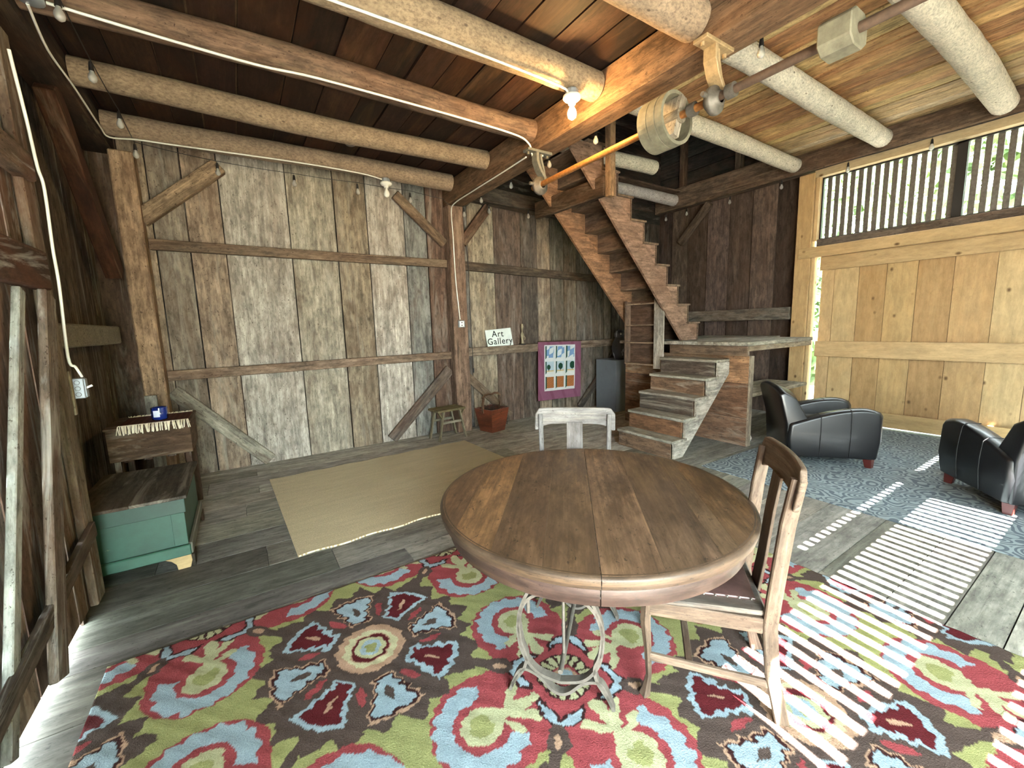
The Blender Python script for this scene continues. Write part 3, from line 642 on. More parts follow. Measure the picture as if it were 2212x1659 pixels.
def cable(label, pts, r=.0075):
    P = [Vector(p) for p in pts]; out = []
    for i in range(len(P)-1):       # Catmull-Rom
        a, b, c, d = P[max(i-1, 0)], P[i], P[i+1], P[min(i+2, len(P)-1)]
        for k in range(5):
            t = k/5; out.append(.5*((2*b)+(c-a)*t+(2*a-5*b+4*c-d)*t*t+(3*b-a-3*c+d)*t*t*t))
    out.append(P[-1]); mb = MB(); mb.tube(out, r, 6)
    return mb.build('white_cable', M['white'], label=label, cat='cable', kind='thing')
cable('white cable along the left beam and under the rear log joist to the unlit bulb', [(-.78, 3.55, 3.42), (-.822, 4.0, 3.41), (-.822, 4.5, 3.43), (-.822, 5.2, 3.43), (-.80, 5.42, 3.42), (-.6, 5.40, 3.43), (-.3, 5.38, 3.43), (.7, 5.37, 3.455), (1.4, 5.38, 3.455), (1.68, 5.42, 3.44)])
cable('white cable under the smooth brown joist ending in a loop by the iron hanger', [(-.7, 3.53, 3.44), (-.2, 3.55, 3.43), (.3, 3.55, 3.42), (.7, 3.56, 3.445), (1.6, 3.56, 3.44), (2.4, 3.58, 3.43), (2.62, 3.62, 3.40), (2.67, 3.64, 3.33), (2.74, 3.70, 3.318), (2.80, 3.62, 3.318)], .009)
cable('white cable under the speckled log joist to the lit bulb', [(-.7, 2.68, 3.42), (.5, 2.69, 3.42), (1.29, 2.69, 3.425), (2.2, 2.70, 3.42), (2.35, 2.71, 3.40)], .009)
cable('white cable from the iron hanger down the centre post to the outlet', [(2.68, 3.75, 3.325), (2.71, 4.3, 3.335), (2.72, 5.0, 3.335), (2.72, 5.55, 3.32), (2.74, 5.705, 3.24), (2.75, 5.705, 2.9), (2.76, 5.705, 2.3), (2.80, 5.705, 1.72)])
cable('white cable down the edge of the sliding door to the switch box', [(-.79, 3.18, 3.0), (-.79, 3.26, 2.7), (-.788, 3.29, 2.50), (-.788, 3.34, 2.40), (-.80, 3.36, 2.1), (-.80, 3.36, 1.9), (-.82, 3.385, 1.5), (-.80, 3.40, 1.44), (-.79, 3.44, 1.38)])
OB = thing('outlet_box', 'square metal outlet box on the front of the centre post', 'outlet', (2.82, 5.69, 1.655))
mb = MB(); mb.box((-.05, 0, -.05), (.05, .03, .05)); mb.build('metal_box', M['galv'], OB, .005)
mb = MB(); mb.box((-.035, -.004, -.04), (.035, 0, .04)); fp = mb.build('outlet_face', M['white'], OB, .002)
for z in (-.02, .02):
    mb = MB(); mb.box((-.012, -.006, z-.006), (.012, -.004, z+.006)); mb.build('socket_slot', M['black'], fp)
SB = thing('switch_box', 'metal light switch box mounted at the edge of the barn door', 'switch', (-.81, 3.47, 1.31))
mb = MB(); mb.box((-.035, -.02, -.06), (.02, .035, .06)); mb.build('metal_box', M['galv'], SB, .004)
mb = MB(); mb.box((.02, -.012, -.055), (.026, .03, .055)); mb.build('cover_plate', M['galv'], SB, .002)
mb = MB(); mb.bar((.024, .008, 0), (.05, .008, .012), .01, .012); mb.build('toggle', M['white'], SB, .001)
mb = MB()
for z in (-.035, 0, .035): mb.lathe([(.011, 0), (.013, -.002), (.011, -.003)], (-.008, -.021, z), 14, ax='y')
mb.build('knockout', M['steel'], SB)
mb = MB(); mb.box((-.90, 3.40, 1.16), (-.83, 3.43, 1.42), (190, 176, 140), 2); mb.build('mounting_block', M['barn'], bevel=.003, label='pale wooden block behind the metal switch box', cat='block', kind='thing')
mb = MB(); mb.tube([(3.02, 5.90, 3.3), (3.025, 5.80, 2.5), (3.03, 5.80, 1.5), (3.035, 5.79, .95)], .005, 6); mb.tube([(3.035, 5.79, .97), (3.035, 5.79, .90)], .014, 8)
mb.build('extension_cord', M['black'], label='thin black cord hanging down the wall right of the centre post', cat='cord', kind='thing')

def string_lights(label, pts, bulbs):
    t = thing('string_lights', label, 'string lights', pts[0]); L = Vector(pts[0])
    mb = MB(); P = [Vector(p) for p in pts]; out = []
    for i in range(len(P)-1):
        for k in range(6):
            s = k/6; q = P[i].lerp(P[i+1], s); q.z -= .03*4*s*(1-s)*min(1, (P[i+1]-P[i]).length/3); out.append(q-L)
    out.append(P[-1]-L); mb.tube(out, .0035, 5); mb.build('wire', M['black'], t)
    for b in bulbs:
        b = Vector(b)-L
        mb = MB(); mb.tube([b+Vector((0, 0, .105)), b+Vector((0, 0, .08))], .0025, 5); mb.tube([b+Vector((0, 0, .085)), b+Vector((0, 0, .03))], [.010, .016], 10); so_ = mb.build('socket', M['black'], t)
        mb = MB(); mb.lathe([(.011, .032), (.013, .02), (.022, 0), (.025, -.015), (.02, -.032), (.008, -.042), (0, -.043)], b, 14); mb.build('bulb', M['glass'], so_)
        fm = MB(); fm.tube([b+Vector((0, 0, .02)), b+Vector((.004, 0, -.02)), b+Vector((-.004, 0, -.02)), b+Vector((0, 0, .02))], .0015, 4); fm.build('filament', M['white'], so_)
string_lights('black string lights with clear bulbs around the left bay and along the back wall',
    [(-.63, 2.9, 3.40), (-.63, 3.40, 3.445), (-.64, 4.07, 3.445), (-.63, 4.81, 3.445), (-.64, 5.52, 3.445), (0, 5.7, 3.445), (.74, 5.72, 3.445), (1.45, 5.69, 3.445), (2.15, 5.70, 3.445), (2.6, 5.68, 3.40), (2.68, 5.67, 3.33), (2.95, 5.66, 3.33), (3.05, 5.65, 3.42), (3.34, 5.65, 3.425), (4.06, 5.65, 3.435), (4.79, 5.66, 3.435)],
    [(-.63, 3.40, 3.34), (-.64, 4.07, 3.34), (-.63, 4.81, 3.34), (-.64, 5.52, 3.34), (0, 5.7, 3.34), (.74, 5.72, 3.34), (1.45, 5.69, 3.34), (2.15, 5.73, 3.34), (2.92, 5.66, 3.225), (3.34, 5.66, 3.32), (4.06, 5.66, 3.33), (4.79, 5.66, 3.33)])
string_lights('black string lights with clear bulbs running beneath the right side of the main beam',
    [(3.0, 5.5, 3.46), (3.01, 5.3, 3.445), (3.04, 4.59, 3.445), (3.03, 3.81, 3.445), (3.05, 3.12, 3.445), (2.99, 2.31, 3.455), (3.10, 1.63, 3.465), (3.1, .6, 3.465), (3.1, 0, 3.5)],
    [(3.01, 5.3, 3.34), (3.04, 4.59, 3.34), (3.03, 3.81, 3.34), (3.05, 3.12, 3.34), (2.99, 2.31, 3.35), (3.10, 1.63, 3.36), (3.1, .6, 3.36)])
string_lights('black string lights with clear bulbs hung from the plate beam above the pine door',
    [(7.40, -.6, 3.755), (7.40, .9, 3.755), (7.40, 1.76, 3.755), (7.40, 2.61, 3.755), (7.40, 3.47, 3.755), (7.40, 4.3, 3.755), (7.40, 5.14, 3.755), (7.40, 5.7, 3.755)],
    [(7.39, .9, 3.64), (7.39, 1.76, 3.64), (7.39, 2.61, 3.64), (7.39, 3.47, 3.65), (7.39, 4.3, 3.63), (7.39, 5.14, 3.63), (7.39, 5.6, 3.63)])

# ------------------------------------------------------------------ rugs
def color_grid(name, mat, x0, x1, y0, y1, step, fn, zfn=None, parent=None, thick=.012, **kw):
    nx = int((x1-x0)/step)+1; ny = int((y1-y0)/step)+1
    X, Y = np.meshgrid(np.linspace(x0, x1, nx), np.linspace(y0, y1, ny))
    C = fn(X, Y); Z = zfn(X, Y) if zfn else np.full_like(X, thick)
    V = np.stack([X, Y, Z], -1).reshape(-1, 3)
    idx = np.arange(nx*ny).reshape(ny, nx)
    F = np.stack([idx[:-1, :-1], idx[:-1, 1:], idx[1:, 1:], idx[1:, :-1]], -1).reshape(-1, 4)
    # skirt down to the floor
    rim = np.concatenate([idx[0, :], idx[1:, -1], idx[-1, -2::-1], idx[-2:0:-1, 0]])
    B = V[rim].copy(); B[:, 2] -= thick; nb = len(rim); s0 = len(V)
    V = np.concatenate([V, B]); r2 = np.roll(rim, -1); i0 = np.arange(nb)+s0; i1 = np.roll(i0, -1)
    F = np.concatenate([F, np.stack([r2, rim, i0, i1], -1)])
    me = D.meshes.new(name); me.vertices.add(len(V)); me.vertices.foreach_set('co', V.astype(np.float32).ravel())
    me.loops.add(F.size); me.loops.foreach_set('vertex_index', F.astype(np.int32).ravel())
    me.polygons.add(len(F)); me.polygons.foreach_set('loop_start', (np.arange(len(F))*4).astype(np.int32)); me.polygons.foreach_set('loop_total', np.full(len(F), 4, np.int32))
    me.polygons.foreach_set('use_smooth', np.ones(len(F), bool))
    Cc = np.concatenate([C.reshape(-1, 3), C.reshape(-1, 3)[rim]]); t = np.ones((len(V), 4), np.float32); t[:, :3] = (Cc*.86+Cc.mean(1, keepdims=True)*.14)*.58
    me.attributes.new('tone', 'FLOAT_COLOR', 'POINT').data.foreach_set('color', t.ravel())
    me.attributes.new('gc', 'FLOAT_VECTOR', 'POINT').data.foreach_set('vector', V.astype(np.float32).ravel())
    me.materials.append(mat); me.update(); me.validate()
    o = D.objects.new(name, me); COL.objects.link(o); o.parent = parent; tag(o, **kw); return o

BROWN = lin((88, 72, 65)); CRIM = lin((165, 64, 70)); BURG = lin((98, 22, 30)); SKY = lin((158, 182, 194)); OLIVE = lin((162, 164, 98)); PALE = lin((192, 192, 145)); TANC = lin((192, 152, 122)); CREAM = lin((206, 202, 156)); DKB = lin((62, 30, 30))
def rug_pattern(X, Y):
    P = 1.38
    wob = lambda a, b, s: (np.sin(a*41+s)*np.cos(b*37+s*2)+np.sin(a*93+b*71+s))*.5
    X = X+.009*wob(X, Y, 1.0)+.004*wob(X*2.3, Y*2.1, 4); Y = Y+.009*wob(Y, X, 2.0)+.004*wob(Y*2.2, X*2.4, 7)
    u = (X-1.1+P/2) % P-P/2; v = (Y-1.33+P/2) % P-P/2          # about the nearest star
    m = (X-.41+P/2) % P-P/2; n = (Y-2.02+P/2) % P-P/2          # about the nearest medallion
    C = np.zeros(X.shape+(3,)); C[:] = OLIVE
    def put(mask, c): C[mask] = c
    # medallion
    r = np.hypot(m, n); th = np.arctan2(n, m)
    ser = np.abs(((th*22/(2*np.pi)) % 1)-.5)*2
    Rb = .455+.075*ser+.02*np.sin(th*9+1)+.05*np.clip(np.cos(4*(th-np.pi/4)), 0, 1)**4
    put(r < Rb, BROWN)
    # stems on the diagonals from medallion to star
    dd = np.abs(np.abs(m)-np.abs(n))/1.414; put((dd < .022+.02*np.clip(r-.62, 0, 1)*4) & (r > .4) & (r < .76), BROWN)
    # star region and crescents
    ru = np.hypot(u, v); tu = np.arctan2(v, u)
    swap = np.abs(u) >= np.abs(v)
    a = np.where(swap, np.abs(u), np.abs(v)); b = np.where(swap, v*np.sign(u), -u*np.sign(v))
    hw = np.where(a < .42, .235*np.sqrt(np.clip(1-((a-.42)/.40)**2, 0, 1)), .235*np.sqrt(np.clip(1-((a-.42)/.215)**2, 0, 1)))
    put(np.abs(b) < hw, CRIM)
    put((ru < .27) & (np.abs(np.abs(u)-np.abs(v)) < .24), CRIM)
    da = a-.43; rr_ = np.hypot(da, b); ang = np.arctan2(b, da)
    scal = .008*np.sin(ang*15)
    put((rr_ < .196+scal) & (rr_ > .118) & (np.abs(ang) < 2.15+.2*np.sign(b)), SKY)
    put((rr_ <= .118) , CRIM)
    put(np.hypot(da/.09, b/.084) < 1, PALE); put(np.hypot(da/.05, b/.048) < 1, OLIVE)
    # leafy fingers pointing to the star
    def leaf(a0, b0, a1, b1, w0, w1):
        L = math.hypot(a1-a0, b1-b0); ux, uy = (a1-a0)/L, (b1-b0)/L
        s = (a-a0)*ux+(b-b0)*uy; q = -(a-a0)*uy+(b-b0)*ux; t = np.clip(s/L, 0, 1)
        put((s > -.0) & (s < L) & (np.abs(q) < (w0+(w1-w0)*t)*np.sqrt(np.clip(1-(2*t-1)**6, 0, 1))), PALE)
    leaf(.40, .0, .26, .0, .035, .016); leaf(.34, .0, .16, .015, .018, .030); leaf(.31, .01, .20, .10, .016, .026); leaf(.31, -.01, .21, -.10, .016, .026); leaf(.35, .02, .30, .12, .014, .020)
    # star
    pet = np.abs(((tu*16/(2*np.pi)) % 1)-.5)*2
    put((ru < .125), DKB); put((ru > .062) & (ru < .118) & (pet > .35), PALE); put(ru < .06, CRIM); put(ru < .05, TANC); put(ru < .036, SKY)
    # chevrons at the diagonals
    e_ = (np.abs(u)+np.abs(v))/1.414; f_ = np.abs(np.abs(u)-np.abs(v))/1.414
    g_ = e_-(.235+.0*f_)+f_*.9
    put((g_ > -.018) & (g_ < .05) & (f_ < .1) & (e_ > .1), DKB); put((g_ > -.004) & (g_ < .036) & (f_ < .085) & (e_ > .1), SKY)
    put((np.hypot((e_-.31)/.065, f_/.045) < 1), BROWN); put((np.hypot((e_-.31)/.03, f_/.014) < 1), TANC)
    # medallion petals
    k = np.round(th/(np.pi/4)); pa = th-k*np.pi/4; s = r*np.cos(pa); q = np.abs(r*np.sin(pa)); odd = (k.astype(int) % 2) != 0
    t = np.clip((s-.225)/.2, 0, 1); W = .032+.076*t**1.4+.008*np.sin(s*120)
    inb = (s > .225) & (s < .425-.35*np.abs(q-.03)) & (q < W)
    out2 = (s > .212) & (s < .440-.35*np.abs(q-.03)) & (q < W+.014)
    out3 = (s > .205) & (s < .452-.35*np.abs(q-.03)) & (q < W+.022)
    put(out3 & odd, SKY); put(inb & odd, BURG); put(odd & (np.hypot((s-.33)/.04, q/.011) < 1), TANC)
    put(out3 & ~odd, TANC); put(out2 & ~odd, DKB); put(inb & ~odd, SKY); put(~odd & (np.hypot((s-.32)/.045, q/.016) < 1), BROWN)
    k2 = np.round((th-np.pi/8)/(np.pi/4)); pa = th-np.pi/8-k2*np.pi/4; s = r*np.cos(pa); q = np.abs(r*np.sin(pa)-.2*(s-.3))
    put((s > .24) & (s < .35) & (q < .017*np.sqrt(np.clip(1-((s-.295)/.055)**2, 0, 1))), CRIM)
    sc = .006*np.abs(np.sin(th*11))
    put(r < .158+sc, TANC); put(r < .128, CREAM); put(r < .098, TANC); put(r < .092, BURG); put(r < .076, PALE); put(r < .05, SKY); put(r < .03, OLIVE)
    return C
o = color_grid('patterned_rug', M['pile'], -.69, 2.90, -.12, 2.64, .006, rug_pattern, lambda X, Y: .014+.0015*np.sin(X*60)*np.cos(Y*55), thick=.014,
    label='large floral rug in red, olive, brown and light blue under the round table', cat='rug', kind='thing')
mb = MB(); mb.box((0, 0, 0), (2.42, 1.95, .012)); 
n_ = 40; vs = []; gc = []
mb = MB()
for j in range(2):
    for i in range(n_+1):
        x = 2.42*i/n_; yy = (0 if j == 0 else 1.95)+.012*math.sin(i*.9+j*2); vs.append((x, yy, .012))
for v in vs: pass
mb.add(vs+[(x, y, 0) for x, y, z in vs], [(i, i+1, n_+2+i, n_+1+i) for i in range(n_)]+[(i, i+2*n_+2, i+2*n_+3, i+1) for i in range(n_)]+[(n_+1+i, n_+2+i, 3*n_+4+i, 3*n_+3+i) for i in range(n_)]+[(0, n_+1, 3*n_+3, 2*n_+2), (n_, 3*n_+2, 4*n_+3, 2*n_+1)], gc=None)
JR = mb.build('jute_rug', M['jute'], label='plain tan woven jute rug on the bare floor boards', cat='rug', kind='thing'); JR.location = (.21, 3.22, 0); JR.rotation_euler = (0, 0, R(2.0))
mb = MB(); mb.box((0, 0, 0), (3.3, 3.05, .008)); GR = mb.build('scroll_rug', M['scroll'], label='flat grey rug with a curly scroll pattern under the two armchairs', cat='rug', kind='thing'); GR.location = (4.12, -.42, .001); GR.rotation_euler = (0, 0, R(-1))

# ------------------------------------------------------------------ round table on an iron treadle base
TC = Vector((1.42, 1.50, 0)); tr = .745; TZ = .76
SA = math.atan2(.76, .65)
TB = thing('round_table', 'large round wooden table with a worn plank top on an iron sewing machine base', 'table', (TC.x, TC.y, 0.016), SA)
# planks run along local x
mb = MB(); edges = [-.735, -.52, -.44, -.22, 0.0, .2, .40, .58, .735]
tn = [(134, 96, 62), (160, 116, 72), (118, 88, 62), (124, 94, 66), (136, 104, 74), (118, 92, 68), (130, 100, 70), (136, 98, 60)]
rt = .735
for i in range(8):
    a, b = edges[i]+(.0015 if edges[i] == 0 else .0003), edges[i+1]-(.0015 if edges[i+1] == 0 else .0003)
    a = max(a, -rt+.001); b = min(b, rt-.001); poly = []
    for k in range(9):
        y = a+(b-a)*k/8; poly.append((math.sqrt(rt*rt-y*y), y))
    for k in range(8, -1, -1):
        y = a+(b-a)*k/8; poly.append((-math.sqrt(rt*rt-y*y), y))
    mb.prism(poly, (0, 0, TZ-.03), (1, 0, 0), (0, 1, 0), (0, 0, 1), .016, jit(tn[7-i], 4), 'u')
mb.build('tabletop', M['table'], TB)
mb = MB(); n = 72
def arc_mold(prof, gap, tone):
    for h in (0, 1):
        a0 = h*math.pi+gap; a1 = (h+1)*math.pi-gap; m_ = 48; vs = []; gc = []
        for i in range(m_+1):
            t = a0+(a1-a0)*i/m_
            for r_, z in prof: vs.append((r_*math.cos(t), r_*math.sin(t), z)); gc.append((r_, z*1.5, t*.745))
        q = len(prof); mb.add(vs, [(i*q+k, i*q+k+1, i*q+q+k+1, i*q+q+k) for i in range(m_) for k in range(q-1)], tone, gc, True)
arc_mold([(rt-.01, TZ-.0135), (rt+.002, TZ-.0145), (rt+.012, TZ-.02), (rt+.015, TZ-.028), (rt+.012, TZ-.036), (rt+.013, TZ-.044), (rt+.008, TZ-.050), (rt+.008, TZ-.060), (rt, TZ-.066), (rt-.02, TZ-.068)], .002, (100, 78, 58))
mb.build('edge_molding', M['table'], TB)
mb = MB(); arc_mold([(.70, TZ-.06), (.708, TZ-.066), (.708, TZ-.145), (.69, TZ-.147), (.69, TZ-.06)], .003, (86, 64, 56)); mb.build('apron', M['table'], TB)
# treadle base, local frame (x along seam)
fr = Matrix.Rotation(-SA, 4, 'Z')
U = Vector((.66, -.75, 0)).normalized(); Vv = Vector((.75, .66, 0)).normalized()
def W2L(p): return fr @ (Vector(p)-Vector((TC.x, TC.y, 0)))
B0 = Vector((1.01, 1.25, 0))
def ribbon(mb, uv, base, w_=.013, d_=.034, sub=6):
    P = [Vector((u, 0, z)) for u, z in uv]; out = []
    for i in range(len(P)-1):
        a, b, c, d = P[max(i-1, 0)], P[i], P[i+1], P[min(i+2, len(P)-1)]
        for k in range(sub):
            t = k/sub; out.append(.5*((2*b)+(c-a)*t+(2*a-5*b+4*c-d)*t*t+(3*b-a-3*c+d)*t*t*t))
    out.append(P[-1]); W_ = [W2L(base+U*p.x+Vector((0, 0, p.z))) for p in out]; vv = (fr @ Vv)
    n_ = len(W_); vs = []
    for i in range(n_):
        dd = (W_[min(i+1, n_-1)]-W_[max(i-1, 0)]).normalized(); a = dd.cross(vv).normalized()
        for sa, sv in ((-1, -1), (1, -1), (1, 1), (-1, 1)): vs.append(W_[i]+a*sa*w_/2+vv*sv*d_/2)
    mb.add(vs, [(i*4+k, i*4+(k+1) % 4, i*4+4+(k+1) % 4, i*4+4+k) for i in range(n_-1) for k in range(4)]+[(3, 2, 1, 0), (n_*4-4, n_*4-3, n_*4-2, n_*4-1)], (150, 142, 130))
for side in (0, 1):
    base = B0+Vv*(.56*side); mb = MB()
    for s in (-1, 1):
        ribbon(mb, [(s*.155, .64), (s*.115, .585), (s*.105, .53), (s*.15, .44), (s*.175, .35), (s*.165, .24), (s*.145, .18), (s*.155, .12), (s*.20, .05), (s*.222, .0)], base)
    ribbon(mb, [(-.10, .52), (-.06, .50), (0, .475), (.06, .50), (.10, .52)], base)
    ribbon(mb, [(-.118, .59), (-.07, .545), (-.035, .56), (0, .54), (.035, .56), (.07, .545), (.118, .59)], base)
    for s in (-1, 1): ribbon(mb, [(s*.105, .52), (s*.06, .475), (s*.10, .47), (s*.15, .42), (s*.178, .32), (s*.162, .20), (s*.10, .115), (0, .085)], base)
    ribbon(mb, [(-.215, .02), (-.17, .11), (-.10, .10), (-.04, .045), (0, .03), (.04, .045), (.10, .10), (.17, .11), (.215, .02)], base)
    for s in (-1, 1): mb.tube([W2L(base+U*s*.045+Vector((0, 0, .53))-Vv*.02), W2L(base+U*s*.045+Vector((0, 0, .53))+Vv*.02)], .015, 8)
    mb.build('iron_side', M['iron'], TB)
mb = MB(); mb.tube([W2L(B0+Vector((0, 0, .12))), W2L(B0+Vv*.56+Vector((0, 0, .12)))], .011, 8); mb.build('cross_rod', M['iron'], TB)
mb = MB(); mb.tube([W2L(B0+Vector((0, 0, .5))), W2L(B0+Vv*.56+Vector((0, 0, .5)))], .011, 8)
mb.build('cross_rod', M['iron'], TB)
mb = MB(); mb.tube([W2L(B0+Vv*.1+Vector((0, 0, .1))), W2L(B0+Vv*.1+U*.0+Vector((0, 0, .5)))], .007, 8); mb.build('pitman_rod', M['iron'], TB)
mb = MB(); mb.tube([W2L(B0-U*.16+Vv*.1+Vector((0, 0, .3))), W2L(B0-U*.16+Vv*.1+Vector((0, 0, .66)))], .009, 8); mb.build('support_rod', M['iron'], TB)
mb = MB()
for s in (-1, 1): mb.tube([W2L(B0+U*s*.15+Vv*.0+Vector((0, 0, .64))), W2L(B0+U*s*.15+Vv*.56+Vector((0, 0, .64)))], 1, flat=(.04, .03, (0, 0, 1)))
mb.tube([W2L(B0-U*.4+Vv*.1+Vector((0, 0, .68))), W2L(B0+U*.4+Vv*.1+Vector((0, 0, .68)))], 1, flat=(.06, .05, (0, 0, 1)))
mb.tube([W2L(B0-U*.4+Vv*.5+Vector((0, 0, .68))), W2L(B0+U*.4+Vv*.5+Vector((0, 0, .68)))], 1, flat=(.06, .05, (0, 0, 1)))
mb.build('batten', M['table'], TB)

# ------------------------------------------------------------------ dining chairs (local x = forward, y = left, origin at floor)
def make_chair(label, tone, tone2):
    t = thing('dining_chair', label, 'chair', (0, 0, 0), 0)
    sw = .215; zs = .455
    for s in (-1, 1):
        y = s*sw
        # front leg, slightly flared with a foot
        mb = MB(); pth = [(.235, y, zs-.01), (.240, y, .36), (.228, y, .22), (.222, y, .10), (.232, y, .03), (.238, y, 0)]
        mb.tube(pth, [.024, .024, .018, .015, .021, .026], 4, tone); mb.sm = [False]*len(mb.f); mb.build('front_leg', M['chair'], t, .004)
        mb = MB(); o_ = [0]*3
        pts = [(-.29, y*.96, 0), (-.245, y*.98, .20), (-.225, y, .42), (-.235, y, .55), (-.262, y*1.02, .85), (-.288, y*1.04, 1.03)]
        mb.tube(pts, 1, flat=(.052, .028, (0, 1, 0)), tone=tone); mb.build('back_leg', M['chair'], t, .005)
    mb = MB(); mb.bar((-.20, sw, zs-.035), (.225, sw, zs-.035), .022, .065, (0, 0, 1), tone); mb.bar((-.20, -sw, zs-.035), (.225, -sw, zs-.035), .022, .065, (0, 0, 1), tone)
    mb.bar((.235, -sw, zs-.035), (.235, sw, zs-.035), .022, .065, (0, 0, 1), tone); mb.bar((-.215, -sw, zs-.035), (-.215, sw, zs-.035), .022, .065, (0, 0, 1), tone)
    mb.build('seat_frame', M['chair'], t, .003)
    mb = MB(); mb.prism([(-.215, -.195), (-.20, -.215), (.255, -.245), (.268, -.23), (.268, .23), (.255, .245), (-.20, .215), (-.215, .195)], (0, 0, zs), (1, 0, 0), (0, 1, 0), (0, 0, 1), .022, tone2, 'u'); st = mb.build('seat', M['chair'], t, .006)
    mb = MB(); mb.prism([(-.19, -.15), (.21, -.175), (.21, .175), (-.19, .15)], (0, 0, zs+.022), (1, 0, 0), (0, 1, 0), (0, 0, 1), .012); mb.build('leather_pad', M['seatleather'], st, .005, seg=2)
    mb = MB()
    for s in (-1, 1):
        for k in range(9): mb.lathe([(.006, 0), (.004, .004), (0, .005)], (-.17+.045*k, s*(.158+.003*k), zs+.032), 6)
    mb.build('nail_heads', M['steel'], st)
    for s in (-1, 1): mb = MB(); mb.bar((.225, s*sw, .19), (-.245, s*sw*.98, .165), .018, .035, (0, 0, 1), tone); mb.build('stretcher', M['chair'], t, .003)
    mb = MB(); mb.bar((.06, -sw, .18), (.06, sw, .18), .03, .018, (0, 0, 1), tone); mb.build('stretcher', M['chair'], t, .003)
    mb = MB(); mb.bar((-.245, -sw, .24), (-.245, sw, .24), .018, .03, (0, 0, 1), tone); mb.build('stretcher', M['chair'], t, .003)
    # splat
    mb = MB(); mb.tube([(-.222, 0, zs+.01), (-.24, 0, .6), (-.262, 0, .82), (-.282, 0, .97)], 1, flat=(.012, .105, (0, 1, 0)), tone=tuple(v*.9 for v in tone)); mb.build('splat', M['chair'], t, .002)
    # crest rail: gently curved board with rounded ends hanging down past the posts
    mb = MB(); n = 20; top = []; vs = []; gc = []
    for i in range(n+1):
        y = -.262+.524*i/n; q = abs(y)/.262
        cv = -.028*(1-q*q)                       # curve backwards in the middle
        zt = 1.075-.045*max(0, (q-.86)/.14)**2; zb = .955-.018*math.exp(-((q-.78)/.08)**2)-(0 if q < .82 else .050*min(1, (q-.82)/.1))
        zb = zb if q < .985 else zb+.01
        for xx, zz in ((.0, zb), (-.024, zb), (-.024-.012, zt), (-.012, zt)):
            vs.append((-.268+cv+xx+(.008 if zz == zb else 0), y, zz)); gc.append((xx, zz, y))
    mb.add(vs, [(i*4+k, i*4+(k+1) % 4, i*4+4+(k+1) % 4, i*4+4+k) for i in range(n) for k in range(4)]+[(3, 2, 1, 0), (n*4, n*4+1, n*4+2, n*4+3)], tone, gc)
    mb.build('crest_rail', M['chair'], t, .008, seg=3)
    return t
M['seatleather'] = plain('worn_seat_leather', (92, 66, 62), .4, 0, .35, 25, spec=.5)
c1 = make_chair('brown wooden chair with leather seat pulled up at the right of the round table', (112, 92, 74), (96, 90, 84))
fw = Vector((-.69, .72)); c1.location = (1.628, 1.012, .016); c1.rotation_euler = (0, 0, R(129.5)); c1.scale = (.98, .98, .98)
c2 = make_chair('wooden chair behind the round table, sky glare painted into its pale grey tone, only its back visible', (142, 136, 132), (130, 124, 120))  # same wood as the other chair, sky glare put into the paler tone
c2.location = (1.71, 1.945, 0.016); c2.scale = (1.0, 1.05, .94); c2.rotation_euler = (0, 0, math.atan2(-.74, -.67))

